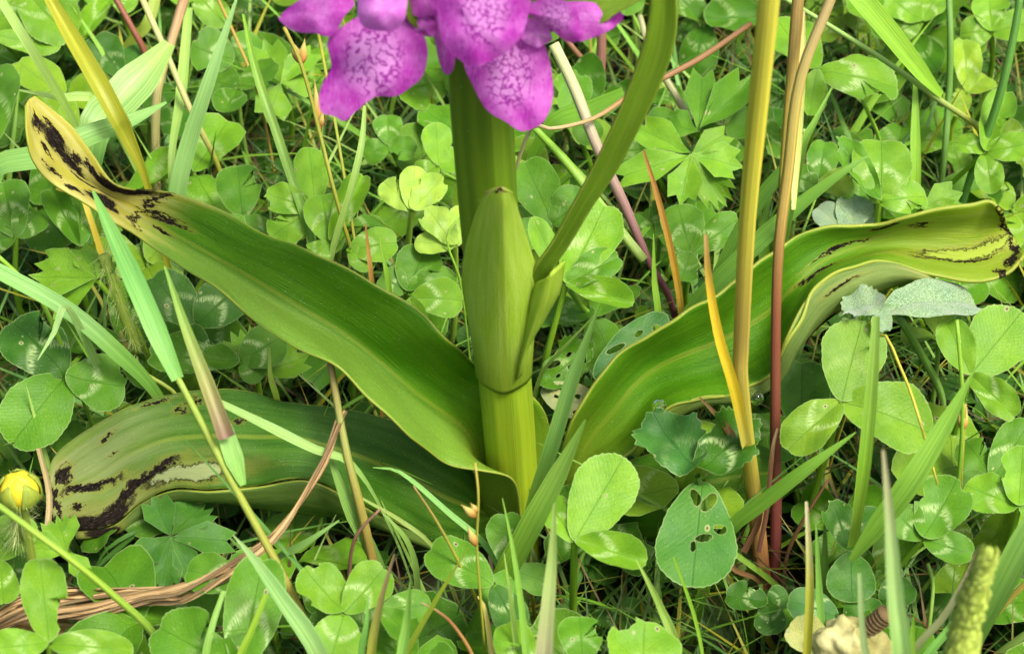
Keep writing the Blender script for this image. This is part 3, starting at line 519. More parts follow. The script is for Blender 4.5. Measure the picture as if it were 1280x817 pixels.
cl(292, 76, 2.6, [(238, 58, 62), (288, 140, 54), (325, 45, 50)], 'clover leaf between the pale straight blade and a thin rush', CLV)
cl(240, -14, 3.0, [(281, 28, 42), (215, 5, 40), (300, -30, 50)], 'clover leaf at the head of the thin orange stem', CLL)
cl(303, 272, 3.0, [(296, 198, 66), (345, 300, 40), (270, 300, 40)], 'heart-shaped clover leaf standing behind the long orchid leaf', CLV)
cl(394, 262, 3.6, [(330, 240, 44), (336, 292, 52), (386, 176, 48)], 'light clover leaf with pale specks in front of the rush stems', CLL)
cl(412, 302, 3.5, [(402, 237, 58), (456, 214, 40, F_), (380, 330, 40)], 'light clover leaf at the foot of the rush stems', CLL)
cl(436, 312, 3.6, [(498, 303, 48), (470, 330, 40)], 'scalloped clover leaflet beside a short orange shoot', CLL)
cl(508, 364, 3.0, [(534, 306, 62), (475, 345, 45), (570, 340, 40)], 'deep green clover leaf behind the long leaf near the sheath', CLV)
cl(514, 372, 3.4, [(580, 372, 54), (520, 420, 40)], 'clover leaf with one eaten hole beside the clasping sheath', CLL)
cl(486, 180, 2.6, [(484, 142, 40), (455, 195, 35), (520, 190, 35)], 'small round clover leaf beneath the purple flowers', CLV)
cl(548, 206, 2.8, [(545, 155, 42), (580, 200, 40), (520, 225, 40)], 'clover leaf tucked against the orchid stem below the flowers', CLL)
cl(690, 280, 2.8, [(655, 196, 64), (640, 300, 45), (735, 240, 55)], 'deep green clover leaf with a round hole behind the upper leaf', CLV)
cl(707, 356, 3.8, [(757, 258, 84), (793, 377, 40, F_), (666, 274, 34), (776, 318, 44, dict(c=CLV))], 'bright clover leaf beside the foot of the narrow upper orchid leaf', CLL)
cl(716, 152, 3.0, [(716, 90, 52), (680, 150, 40), (750, 175, 40)], 'round clover leaf behind the mauve stem', CLV)
cl(863, 316, 3.4, [(846, 251, 60), (850, 353, 42), (922, 276, 48)], 'round-leafleted clover leaf beside the yellow shrivelled blade', CLV)
cl(1020, 90, 4.0, [(1128, 98, 66), (968, 10, 70), (1010, 150, 40)], 'clover leaf with a long oval leaflet behind the twin brown stalks', CLL, n=(.6, .4))
cl(1152, 28, 3.2, [(1106, -10, 50), (1112, 42, 36), (1175, -15, 40)], 'clover leaf behind the head of the broad sloping blade', CLL)
cl(1100, 253, 4.0, [(1104, 167, 82), (1048, 166, 40, dict(c=CLV)), (1160, 240, 50)], 'broad round clover leaf standing above the torn orchid leaf', CLL)
cl(1022, 232, 3.3, [(1032, 176, 44), (985, 215, 40), (1068, 225, 40, dict(c=CLY))], 'clover leaf with a yellowish leaflet behind the brown stalks', CLV)
cl(1240, 40, 3.0, [(1236, -8, 52), (1296, 28, 46), (1200, 40, 44)], 'clover leaf beside the jointed dark green stem', CLL)
cl(1232, 190, 3.4, [(1193, 172, 30), (1258, 108, 46), (1290, 180, 40), (1240, 240, 40)], 'clover leaf between the two curved dark stems', CLL)
cl(1210, 115, 2.8, [(1205, 45, 42, dict(c=CLY)), (1235, 90, 45, dict(c=CLY)), (1185, 140, 40)], 'yellowing clover leaf behind the curved dark stem', CLY)
cl(1052, 501, 3.8, [(1076, 403, 90), (982, 562, 62, dict(c=(.14, .29, .018))), (1170, 532, 88)], 'big yellow-green clover leaf with pale bands and nibbled edges beside the red stalk', (.125, .28, .018))
cl(1213, 468, 3.8, [(1182, 398, 50), (1275, 392, 90), (1271, 520, 44)], 'clover leaf with one broad leaflet above the wide bright blade', CLL)
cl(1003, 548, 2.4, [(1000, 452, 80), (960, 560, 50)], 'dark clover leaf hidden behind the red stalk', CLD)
cl(1154, 674, 3.0, [(1196, 601, 74), (1118, 640, 56), (1218, 692, 44)], 'clover leaf of three round leaflets beside the plantain spike', CLV)
cl(1273, 634, 3.0, [(1207, 602, 58), (1278, 560, 56), (1320, 640, 50)], 'finely toothed clover leaf above the hairy broad blade', CLL)
cl(1240, 600, 2.4, [(1208, 545, 56), (1290, 520, 60), (1200, 610, 40)], 'shaded clover leaf under the finely toothed one', CLV)
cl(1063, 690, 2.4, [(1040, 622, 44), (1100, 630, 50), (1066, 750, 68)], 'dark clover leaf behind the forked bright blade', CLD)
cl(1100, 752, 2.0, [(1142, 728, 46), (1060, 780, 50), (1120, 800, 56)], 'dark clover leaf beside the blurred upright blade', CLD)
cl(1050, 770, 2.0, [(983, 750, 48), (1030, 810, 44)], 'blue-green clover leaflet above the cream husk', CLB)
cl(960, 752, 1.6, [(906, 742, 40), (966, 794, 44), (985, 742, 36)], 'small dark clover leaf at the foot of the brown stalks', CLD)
cl(878, 600, 3.0, [(864, 738, 110, dict(m='holey', me=LV[1], c=(.06, .2, .03)))], 'blue-green clover leaflet with large holes beside the straw stalk', CLB, jn=.02)
cl(872, 594, 3.2, [(812, 512, 86, dict(me=TORN, c=CLB)), (948, 520, 74, dict(me=TORN, c=CLD))], 'crumpled dark clover leaflets above the holey leaflet', CLB)
cl(718, 676, 3.6, [(778, 573, 88), (810, 700, 50, F_), (678, 614, 48)], 'bright toothed clover leaf in front of the orchid base', CLL)
cl(616, 730, 3.0, [(534, 682, 64), (650, 790, 50, dict(c=CLD))], 'clover leaflet with a small slit beside the thin rush', CLV)
cl(640, 712, 2.6, [(632, 640, 58), (610, 770, 50), (690, 730, 44)], 'clover leaf behind the crossed blades at the orchid foot', CLV)
cl(430, 766, 3.2, [(380, 712, 62), (482, 710, 64), (412, 828, 72)], 'round clover leaf with toothed rims in front of the low orchid leaf', CLL)
cl(478, 762, 2.8, [(540, 752, 46), (520, 800, 40)], 'clover leaflets behind the purplish pointed blade', CLV)
cl(728, 830, 2.8, [(726, 764, 64), (770, 850, 50)], 'clover leaflet between the pale grey blade and the large round leaflet', CLV)
cl(800, 880, 3.6, [(808, 770, 104), (860, 900, 60)], 'large round bright clover leaflet under the narrow split blade', CLL)
cl(660, 850, 2.8, [(632, 772, 56), (610, 830, 46)], 'yellow-green clover leaflet at the foot of the pale grey blade', CLL)
cl(61, 803, 4.0, [(50, 695, 64, B_), (168, 812, 46), (-15, 810, 50)], 'light clover leaf with a bitten leaflet over the brown straw', CLL, n=(.4, .6))
cl(300, 838, 3.2, [(192, 778, 92), (330, 694, 82), (330, 880, 60)], 'large clover leaf under the sloping pale blade', CLV)
cl(300, 728, 2.6, [(233, 708, 58, dict(c=CLV)), (312, 690, 46)], 'clover leaflet with a dark hole behind the brown straw', CLV)
cl(20, 296, 3.0, [(2, 222, 66), (48, 260, 50), (-30, 300, 50)], 'clover leaf under the blotched yellow leaf tip', CLV)
cl(100, 308, 2.8, [(100, 244, 46), (60, 230, 40, F_)], 'clover leaflets below the fold of the long orchid leaf', CLV)
cl(742, 472, 2.8, [(842, 394, 56, dict(m='chewed'))], 'chewed grey-green leaflet above the broad orchid leaf', CLB, jn=.02)
cl(676, 486, 2.2, [(742, 424, 52, dict(m='chewed', me=TORN)), (745, 512, 50, dict(m='chewed', c=(.3, .36, .16)))], 'tattered leaf with bleached holes beside the orchid sheath', CLV)
cl(640, 160, 2.2, [(690, 190, 50), (650, 110, 40)], 'small clover leaf behind the speckled flower lip', CLV)
cl(0, 700, 2.6, [(30, 640, 60), (-30, 660, 50), (5, 760, 50)], 'yellow-green clover leaf below the yellow bud', CLL)
# pale young leaves and the woolly grey ones
cl(515, 263, 3.4, [(479, 222, 40), (518, 204, 40), (554, 222, 40)], 'pale yellow-green young leaf with three lobes near the stem', (.25, .43, .06), name='young_leaf', cat='leaf')
cl(569, 308, 3.5, [(532, 256, 44), (582, 252, 40), (518, 298, 34)], 'pale folded young leaf touching the orchid stem', (.25, .43, .06), name='young_leaf', cat='leaf')
cl(1058, 292, 3.4, [(1022, 254, 40), (1074, 242, 52), (1100, 275, 40)], 'woolly grey-green leaf behind the torn orchid leaf', (.2, .33, .19), name='woolly_leaf', cat='leaf', mat='woolly')
cl(1106, 384, 4.6, [(1050, 376, 44, TN), (1232, 366, 62), (1100, 415, 30)], 'woolly grey-green leaf lying under the turned-over orchid margin', (.16, .29, .15), name='woolly_leaf', cat='leaf', mat='woolly', n=(.8, .3))
# ------------------------------------------------------------------ buttercup leaves
def crow(jx, jy, h, lobes, label, col=CLV, **k):
    return clover(jx, jy, h, [(*l[:3], dict(name='lobe', **(l[3] if len(l) > 3 else {}))) for l in lobes], label, col, name='buttercup_leaf', cat='leaf', mat='crow', meshes=LOBE, **k)
crow(214, 671, 2.0, [(164, 705, 52), (200, 740, 44), (246, 722, 40), (298, 672, 62), (190, 618, 60), (258, 622, 52)], 'dark toothed buttercup leaf in the shade of the low orchid leaf', (.05, .17, .02))
crow(873, 166, 3.2, [(880, 74, 62), (945, 92, 66), (830, 150, 40)], 'lobed buttercup leaf behind the blurred yellow stalk', CLV)
crow(864, 194, 3.4, [(788, 150, 52), (765, 218, 60), (850, 258, 62), (908, 256, 44), (930, 206, 52), (915, 160, 50)], 'big light buttercup leaf with toothed lobes behind the upper orchid leaf', CLL)
crow(122, 350, 3.6, [(34, 338, 66), (50, 388, 52), (95, 300, 50), (140, 320, 40)], 'hairy light buttercup leaf below the long orchid leaf', CLL)
crow(350, 105, 2.6, [(330, 50, 60), (385, 90, 60), (335, 150, 56), (395, 55, 50)], 'blurred light buttercup leaf behind the rush buds', CLL)
crow(322, 470, 2.2, [(272, 430, 56), (388, 442, 66), (310, 400, 50)], 'buttercup leaf showing between the two orchid leaves', CLL)
crow(1150, 262, 3.4, [(1205, 238, 50), (1125, 232, 46), (1200, 262, 36)], 'buttercup leaf just above the torn orchid leaf end', CLL)
crow(85, 690, 2.4, [(70, 640, 46), (30, 680, 50), (110, 720, 44)], 'light buttercup leaf beside the yellow bud', CLL)
crow(905, 470, 2.0, [(880, 440, 40), (940, 440, 40)], 'small buttercup leaf under the broad orchid leaf', CLD)
crow(620, 110, 2.0, [(575, 95, 40), (650, 90, 40), (630, 60, 44)], 'shaded buttercup leaf behind the orchid stem', CLV)

# ------------------------------------------------------------------ grass blades and stalks one can tell apart
GP, GG, GB, OL, ST, BR, RD, YL, MV, DK = (.29, .46, .11), (.15, .34, .03), (.17, .40, .085), (.32, .33, .03), (.5, .46, .2), (.30, .16, .06), (.16, .035, .02), (.6, .45, .03), (.34, .19, .2), (.07, .19, .03)
WH, BG = (.6, .6, .42), (.22, .43, .04)
def plant(label, x, y, h=0):
    b = PH(x, y, h); return dict(parent=thing('grass_plant', label, 'grass', b), ploc=b)
G = lambda pts, w_, c_, lab, **k: blade(k.pop('name', 'grass_leaf'), pts, w_, c_, lab, **k)
T_ = dict(mode='tube', cat='stalk', name='grass_stalk')
G([(98, 164, 3.5), (50, 80, 5), (2, 2, 6), (-25, -40, 6.5)], [9, 12, 13, 9], [GP, GP, GP, GP], 'pale green blade slanting across the wide pale leaf')
G([(182, 226, 4.2), (153, 162, 5.1), (147, 150, 5.3), (120, 100, 5.8), (85, 40, 6.2), (58, -8, 6.6), (40, -45, 6.8)], [8, 9, 22, 24, 22, 15, 6], [OL, OL, (.3, .32, .03), (.32, .35, .03), (.34, .36, .03), (.34, .36, .03), OL], 'olive yellow folded blade over the wide pale leaf', fold=.9)
G([(118, 168, 4.2), (150, 128, 4.4), (180, 95, 4.6), (212, 55, 4.8)], [20, 50, 52, 16], [GB, (.24, .42, .12), (.26, .44, .14), GP], 'broad bluish pale blade behind the olive one', fold=.35)
G([(-10, 216, 4.4), (50, 196, 4.7), (110, 170, 4.9), (165, 150, 5), (208, 128, 5.1)], [20, 30, 34, 24, 3], [(.2, .4, .1)] * 5, 'wide bluish pale blade lying flat behind the yellow leaf tip', fold=.2)
G([(122, 128, 4), (75, 122, 4.2), (24, 113, 4.3)], [13, 13, 2], GP, 'short pale blade tip above the blotched leaf tip')
G([(272, 206, 2.6), (240, 142, 3.6), (205, 60, 4.4), (176, -5, 5)], [6, 8, 8, 8], [OL, ST, (.42, .46, .2), ST], 'straight pale straw stalk crossing the wide pale leaf', **T_)
G([(222, 245, 3.2), (236, 180, 4), (262, 100, 5), (296, -2, 6)], [22, 22, 17, 3], [(.2, .38, .12)] * 4, 'straight pale blade rising from behind the long orchid leaf')
G([(214, 205, 3.2), (226, 120, 3.6), (236, 10, 4)], [8, 14, 10], GP, 'thin pale upright blade beside the mauve-brown stalk')
G([(322, 114, 2.4), (296, 50, 3), (270, -6, 3.4)], 4, (.38, .26, .06), 'thin orange stem above the clovers', **T_)
G([(392, 312, 3.2), (350, 180, 4.2), (320, 90, 5), (304, 18, 5.5)], [9, 12, 11, 3], [GG, (.2, .36, .08), (.2, .36, .06), BG], 'folded green blade leaning in front of the heart-shaped clover', fold=.8)
G([(446, 320, 3), (420, 160, 4.2), (398, 42, 5)], [4, 4, 4], [OL, (.3, .36, .05), OL], 'thin yellow-green stem under the purple sepal', **T_)
G([(414, 322, 3.3), (438, 240, 4.4), (452, 180, 5), (456, 132, 5.3)], [6, 9, 9, 4], GP, 'pale narrow blade leaning across the rush')
G([(183, 70, 2.4), (162, 30, 3), (140, -10, 3.5)], 8, (.2, .07, .04), 'red-brown stalk behind the olive blade', **T_)
G([(196, 120, 3.2), (212, 60, 3.7), (232, -8, 4.3)], [12, 12, 13], [ST, (.38, .28, .14), (.36, .2, .12)], 'mauve-brown dry stalk behind the pale straw one', **T_)
G([(160, 60, 2), (185, 30, 2.6), (196, -10, 3)], [14, 15, 14], (.26, .36, .05), 'olive blade behind the straw stalk')
# the tall stalks
P1 = plant('tall grass with a thick yellow stalk and one shrivelled yellow blade', 957, 752)
G([(957, 752, 0.3), (945, 640, 1.7), (935, 560, 3.2), (926, 468, 4.8), (926, 440, 5.2), (934, 280, 7.6), (946, 150, 9.4), (962, -5, 11.4), (970, -80, 12.2)], [20, 22, 20, 19, 21, 22, 26, 28, 28], [(.2, .05, .03), (.28, .17, .05), (.4, .36, .05), (.4, .33, .06), (.36, .26, .06), (.5, .46, .06), (.54, .52, .06), (.56, .54, .07), (.56, .54, .07)], 'tall thick yellow stalk rising past the broad orchid leaf', **T_, **P1, root='yes')
P2 = plant('tall grass with a dark red stalk that forks into two brown stems', 968, 755)
G([(968, 755, .3), (970, 640, 1.6), (969, 520, 3.2), (972, 330, 5.6), (985, 215, 6.8), (1000, 100, 8), (1040, -5, 9), (1060, -60, 9.5)], [14, 15, 14, 13, 15, 15, 14, 13], [(.1, .02, .02), (.13, .03, .025), (.16, .045, .03), (.22, .07, .04), (.3, .22, .05), (.34, .29, .07), (.33, .26, .11), (.33, .26, .11)], 'dark red glossy stalk beside the thick yellow one', **T_, **P2, root='yes')
G([(978, 235, 6.3), (988, 120, 7.4), (998, -5, 8.6), (1002, -50, 9)], [12, 15, 16, 15], [(.32, .3, .04), (.32, .25, .04), (.28, .19, .05), (.28, .19, .05)], 'brown stalk twin to the dark red one', **T_, **P2)
G([(992, 262, 5.9), (996, 180, 6.6), (1001, 90, 7.5), (1005, 14, 8.2)], [5, 13, 13, 3], [(.5, .55, .2), (.46, .5, .15), (.5, .5, .16), (.55, .5, .2)], 'pale frayed leaf sheath with dark dashes between the brown stalks', name='leaf_sheath', cat='leaf sheath', mode='dry', **P2)
G([(948, 690, 1.4), (958, 640, 2), (966, 560, 3.2), (972, 535, 3.5)], [6, 6, 6, 3], [(.1, .035, .02), (.13, .055, .03), (.22, .12, .06), (.42, .3, .18)], 'dry papery sheath clasping the dark red stalk', name='leaf_sheath', cat='leaf sheath', mode='dry', fold=-.5, **P2)
G([(930, 690, 1.2), (950, 645, 1.8), (942, 600, 2.4)], [8, 7, 3], (.12, .055, .025), 'brown papery sheath at the foot of the yellow stalk', name='leaf_sheath', cat='leaf sheath', mode='dry', **P1)
G([(932, 556, 3.4), (918, 490, 4.6), (898, 420, 5.6), (886, 350, 6.4), (882, 293, 6.9)], [13, 15, 13, 10, 5], [(.5, .46, .1), YL, (.62, .46, .03), (.6, .4, .03), (.42, .26, .1)], 'shrivelled yellow blade branching from the thick yellow stalk', fold=.6, **P1)
G([(932, 580, 2.8), (908, 535, 3.4), (874, 496, 3.9)], [9, 10, 2], [(.13, .075, .03), (.19, .11, .045), (.22, .14, .06)], 'withered brown shred on the yellow stalk', mode='dry', cat='dry blade', name='dry_leaf', fold=.7, **P1)
G([(945, 725, .8), (918, 712, 1.2), (908, 690, 1.5), (912, 678, 1.7)], [5, 7, 8, 3], (.15, .08, .03), 'curled brown shred beside the holey clover leaflet', mode='dry', cat='dry blade', name='dry_leaf', fold=.8)
G([(978, 745, .5), (985, 690, 1.2), (1010, 640, 1.9), (1035, 600, 2.4)], [4, 5, 5, 3], (.16, .08, .04), 'thin dry brown twig leaning from the stalk foot', mode='tube', cat='twig', name='twig')
G([(852, 394, 2.6), (840, 320, 3.6), (820, 240, 4.6), (804, 188, 5.2)], [8, 9, 8, 3], [(.5, .34, .06), (.5, .3, .04), (.4, .22, .05), (.3, .13, .04)], 'orange-brown dying blade behind the broad orchid leaf', fold=.7)
P3 = plant('grass with a mauve stalk and a pale side stem behind the upper orchid leaf', 838, 375)
G([(838, 375, 2), (812, 328, 2.8), (780, 255, 3.8), (745, 180, 4.7), (718, 110, 5.4), (692, 55, 6)], [9, 9, 13, 14, 15, 14], [(.2, .06, .09), (.26, .1, .14), MV, (.4, .3, .26), (.45, .46, .28), (.5, .56, .28)], 'mauve stalk with a pale green top behind the upper orchid leaf', **T_, **P3, root='yes')
G([(805, 325, 3.2), (760, 270, 3.8), (710, 205, 4.4), (668, 160, 5)], [12, 14, 12, 8], [(.3, .42, .12), (.28, .44, .1), BG, BG], 'pale green stem joining the mauve stalk', **T_, **P3)
G([(662, 163, 5.2), (692, 161, 5.4), (742, 148, 5.2), (790, 118, 5), (840, 92, 5), (880, 70, 5), (938, 30, 5)], [4, 5, 5, 7, 8, 8, 7], [ST, (.5, .42, .25), (.45, .32, .16), (.32, .19, .08), (.24, .13, .06), (.24, .13, .06), (.17, .09, .04)], 'brown twig with a bleached end passing behind the upper orchid leaf', mode='tube', cat='twig', name='twig')
G([(748, 130, 1.6), (752, 60, 2.6), (750, 0, 3.4)], 13, [(.2, .09, .07)] * 3, 'dull brown stalk in the shade behind the purple sepal', **T_)
G([(735, 85, 2.4), (720, 65, 2.8), (700, 40, 3.2)], 7, (.24, .12, .07), 'short brown stem beside the mauve stalk', **T_)
G([(870, 168, 2.4), (845, 120, 3), (815, 70, 3.6), (800, 20, 4)], [9, 10, 9, 7], (.36, .36, .2), 'pale straw stem behind the brown twig', **T_)
G([(688, 158, 3.4), (735, 138, 3.8), (780, 116, 4.2)], [16, 26, 14], GG, 'ribbed leaf blade between the mauve stalk and the upper orchid leaf')
P4 = plant('grass with a straight slanting stalk and a broad bright blade', 1232, 172)
G([(1232, 172, 3), (1170, 122, 4.2), (1100, 72, 5), (1030, 28, 5.8), (970, -8, 6.4)], [7, 8, 7, 6, 6], [OL, (.28, .36, .1), (.24, .40, .1), (.26, .42, .12), (.26, .42, .12)], 'long straight green stalk crossing the oval clover leaflet', **T_, **P4, root='yes')
G([(1177, 120, 4.2), (1150, 90, 4.8), (1110, 40, 5.6), (1070, -8, 6.3), (1050, -35, 6.6)], [10, 23, 28, 30, 24], [BG] * 5, 'broad bright blade sloping down onto the straight stalk', fold=.3, **P4)
G([(1212, 225, 2.6), (1235, 165, 3.6), (1255, 100, 4.6), (1268, 40, 5.4), (1276, -8, 6)], [9, 11, 11, 10, 9], [(.09, .24, .04)] * 5, 'curved dark green jointed stem beside the yellowing clover', **T_)
G([(1180, 200, 2), (1186, 120, 3), (1188, 50, 4), (1186, -8, 4.6)], [8, 9, 8, 8], (.12, .26, .05), 'upright dark green knotted stem', **T_)
G([(1144, 235, 2.8), (1144, 170, 3.6), (1144, 100, 4.4)], [13, 13, 5], BG, 'upright blade standing beside the broad round clover')
G([(1100, 178, 2.2), (1078, 125, 3.4)], 5, BG, 'bare petiole below the oval clover leaflet', **T_)
G([(860, 400, 2.8), (905, 345, 3.8), (990, 265, 5), (1050, 218, 5.7), (1088, 193, 6)], [20, 26, 24, 14, 2], [(.16, .35, .05)] * 5, 'green blade slanting behind the tall stalks', fold=.3)
G([(880, 392, 2.8), (940, 265, 4.8), (990, 200, 5.8), (1012, 165, 6.2)], [16, 22, 18, 3], (.15, .33, .05), 'steep green blade between the yellow and red stalks')
G([(1002, 190, 6.3), (1020, 150, 6.8), (1040, 110, 7.2)], [14, 11, 2], (.2, .4, .07), 'short pointed blade tip beside the twin brown stalk', fold=.6)
P5 = plant('bright grass forking in two beside the big yellow-green clover', 1046, 792)
G([(1046, 792, .6), (1063, 698, 2.2), (1078, 600, 4), (1090, 480, 5.6), (1095, 395, 6.6)], [13, 12, 17, 15, 10], [(.2, .34, .04), (.24, .38, .05), BG, (.24, .42, .07), (.26, .44, .1)], 'upright bright blade crossing the big yellow-green clover', fold=.5, **P5, root='yes')
G([(1064, 700, 2.6), (1095, 660, 3.3), (1140, 600, 4.2), (1185, 525, 5), (1216, 466, 5.6)], [8, 26, 30, 22, 3], [(.2, .40, .05)] * 5, 'wide bright blade forking from the upright one', fold=.3, **P5)
G([(912, 664, 2.6), (955, 628, 3.4), (1010, 585, 4.2), (1070, 540, 4.8)], [18, 21, 18, 2], [(.17, .36, .04)] * 4, 'bright blade crossing in front of the dark red stalk', fold=.3)
G([(1126, 850, 6.6), (1118, 740, 7.6), (1112, 650, 8.4), (1104, 562, 9.2)], [28, 25, 17, 4], [(.2, .38, .1), (.24, .42, .13), (.3, .46, .18), (.42, .38, .26)], 'blurred upright blade with a pale tip beside the plantain spike', fold=.6)
G([(1100, 418, 4.7), (1128, 465, 4.7), (1148, 520, 4.6), (1172, 605, 3.8)], [4, 4, 4, 3], (.42, .40, .05), 'fine yellow thread stem lying on the big yellow-green clover', **T_)
G([(1198, 600, 2.6), (1203, 500, 4.2), (1196, 400, 5.4)], 5, BG, 'thin green bud stem beside the wide bright blade', **T_)
G([(1142, 814, 3.2), (1180, 770, 4), (1206, 725, 4.7), (1222, 685, 5.2)], [9, 10, 8, 3], [(.36, .44, .2), (.45, .48, .25), (.42, .4, .26), (.3, .16, .17)], 'pale dying blade with a mauve tip leaning to the plantain spike')
G([(1152, 830, 3), (1190, 780, 3.6), (1217, 722, 4.4)], [11, 10, 2], GB, 'bluish blade along the pale dying one')
G([(1222, 790, 3), (1255, 725, 4), (1290, 660, 4.8), (1330, 600, 5.4)], [20, 32, 34, 22], (.17, .34, .07), 'broad hairy blade behind the plantain spike', fold=.3)
G([(1240, 775, 2), (1270, 740, 2.6), (1300, 715, 3)], 8, (.34, .28, .05), 'olive brown stalk beside the broad hairy blade', **T_)
G([(1006, 850, 2), (1012, 740, 3.6), (1008, 626, 5)], [10, 11, 4], [OL, (.36, .38, .06), (.6, .55, .4)], 'olive upright blade with a white tip above the cream husk', fold=.8)
G([(1030, 830, 1.8), (1024, 740, 2.8), (1020, 655, 3.8)], [9, 9, 2], (.16, .34, .06), 'slim green blade beside the olive white-tipped one')
G([(1086, 860, 5.2), (1078, 790, 6), (1074, 716, 6.8)], [14, 10, 4], (.34, .48, .22), 'blurred pale shoot in front of the cream husk')
G([(1136, 850, 4.4), (1140, 800, 5), (1142, 770, 5.4)], [14, 11, 2], BG, 'short blade tip beside the blurred upright blade')
G([(1163, 770, 1.6), (1166, 730, 2), (1160, 705, 2.4)], 5, (.2, .36, .06), 'clover petiole under the three round leaflets', **T_)
G([(664, 640, 2.0), (690, 560, 3.6), (716, 475, 5), (748, 385, 6.4)], [16, 20, 19, 2], [(.2, .38, .06), (.2, .4, .1), (.22, .42, .12), (.22, .42, .1)], 'tall pointed blade rising beside the orchid stem', fold=.5)
G([(588, 800, 1), (628, 725, 2.4), (668, 650, 3.7), (700, 590, 4.6), (732, 524, 5.6)], [20, 30, 31, 24, 2], [(.12, .28, .03), (.17, .33, .03), (.2, .38, .05), (.24, .42, .08), (.22, .42, .08)], 'broad pointed blade crossing the orchid base', fold=.3)
G([(678, 850, 4.6), (684, 770, 5.4), (690, 700, 6), (693, 628, 6.8)], [26, 22, 15, 3], [(.3, .36, .15), (.34, .34, .2), (.3, .42, .14), (.28, .42, .12)], 'pale greyish upright blade with mauve streaks at the orchid foot', fold=.5)
G([(842, 800, 2.4), (825, 760, 3), (810, 728, 3.6), (795, 698, 4)], [13, 12, 8, 2], [(.28, .44, .1)] * 4, 'narrow split blade pointing at the folded clover leaflet', fold=.7)
G([(880, 830, 1.8), (868, 770, 2.6), (842, 696, 3.8)], [4, 5, 3], BG, 'thin curved blade under the holey clover leaflet')
G([(660, 850, 2.6), (652, 760, 3.6), (640, 680, 4.4), (628, 622, 5)], [10, 9, 6, 1], (.2, .4, .06), 'slender bright blade before the crossed blades')
G([(648, 840, 2.6), (640, 760, 3.4), (630, 690, 4)], [7, 7, 1], (.26, .42, .08), 'second slender blade beside the crossed blades')
G([(462, 840, 3.2), (472, 770, 4.2), (493, 692, 5.4)], [12, 11, 2], [OL, (.3, .32, .08), (.42, .26, .2)], 'purplish pointed blade in front of the round clover', fold=.7)
G([(498, 850, 3.2), (508, 780, 4), (513, 726, 4.8)], [12, 13, 2], (.2, .40, .08), 'green pointed blade beside the purplish one', fold=.6)
G([(452, 815, 3.6), (458, 780, 4.1), (460, 742, 4.5)], [11, 9, 1], GB, 'bluish blade tip over the round clover')
G([(505, 826, 2.8), (545, 750, 4), (586, 683, 5)], [9, 7, 1], [(.28, .38, .04)] * 3, 'yellow-green blade leaning over the slit clover leaflet')
G([(592, 822, 2.6), (566, 780, 3.2), (545, 762, 3.5), (527, 753, 3.7)], [5, 5, 4, 2], [(.36, .24, .08), (.36, .2, .07), (.28, .12, .05), (.42, .3, .15)], 'orange-red thin curved shoot', **T_)
G([(604, 770, 2), (578, 712, 3), (548, 655, 3.8), (517, 607, 4.6)], [4, 4, 4, 2], [OL, OL, (.3, .28, .05), (.36, .24, .1)], 'fine yellowish stem leaning over the slit clover leaflet', **T_)
G([(616, 830, 2), (606, 760, 2.8), (597, 745, 3)], [8, 7, 2], (.5, .44, .14), 'straw coloured blade beside the thin rush', mode='dry')
G([(612, 688, 2.4), (560, 640, 2.9), (500, 590, 3.3), (466, 584, 3.4)], [8, 8, 6, 1], GB, 'bluish blade crossing the shaded low orchid leaf')
G([(540, 682, 2), (500, 650, 2.4), (452, 622, 2.8)], [5, 6, 3], (.24, .34, .08), 'thin blade along the foot of the low orchid leaf')
G([(522, 735, 1.4), (518, 700, 2), (505, 670, 2.5), (478, 640, 2.9)], [8, 8, 7, 2], (.2, .34, .08), 'bent green blade under the low orchid leaf')
# the group on the far side of the long leaf
P6 = plant('grass with a bluish blade and a mauve-footed blade across the orchid leaves', 398, 815)
G([(398, 815, 2.2), (350, 712, 3.4), (290, 602, 4.6), (250, 525, 5.3), (222, 472, 5.8)], [12, 11, 10, 9, 8], [(.3, .22, .06), (.32, .28, .06), (.3, .36, .06), (.3, .40, .06), (.28, .40, .07)], 'yellow-green stalk sloping across the low orchid leaf', **T_, **P6, root='yes')
G([(222, 474, 5.8), (200, 425, 6.2), (165, 345, 6.7), (135, 280, 7), (116, 238, 7.2)], [16, 27, 26, 17, 3], [GB, (.16, .39, .085), (.14, .37, .085), (.17, .40, .1), GB], 'bluish green blade hanging over the edge of the long orchid leaf', fold=.4, **P6)
G([(283, 548, 5.2), (262, 490, 5.6), (232, 410, 6.1), (206, 333, 6.5)], [22, 19, 12, 3], [(.2, .12, .09), (.28, .29, .1), (.24, .38, .09), (.22, .4, .08)], 'folded blade turning mauve at its foot', fold=.9, **P6)
G([(304, 606, 4.6), (294, 577, 4.85), (279, 532, 5.2)], [8, 25, 21], [(.19, .39, .08)] * 3, 'ribbed pale green blade end over the low orchid leaf', fold=.2, **P6)
G([(195, 492, 2.8), (140, 435, 3.8), (80, 385, 4.4), (-5, 338, 5)], [12, 22, 22, 20], [(.14, .32, .05), (.15, .33, .06), (.17, .37, .09), GB], 'blade lying across the large speckled clover', fold=.3)
G([(222, 495, 2.6), (180, 466, 3)], 5, (.3, .38, .06), 'thin stem end near the mauve-footed blade', **T_)
G([(50, 372, 4.3), (24, 345, 4.6), (-5, 318, 5)], 6, BG, 'thin green stem behind the lying blade', **T_)
G([(83, 384, 4.8), (68, 415, 4.6), (47, 450, 4.4)], [11, 10, 1], (.28, .46, .16), 'small pale blade tip over the large speckled clover')
G([(442, 582, 3.2), (390, 560, 3.6), (340, 535, 3.9), (275, 503, 4.2)], [4, 11, 13, 8], (.26, .44, .12), 'light blade lying across the shaded low orchid leaf')
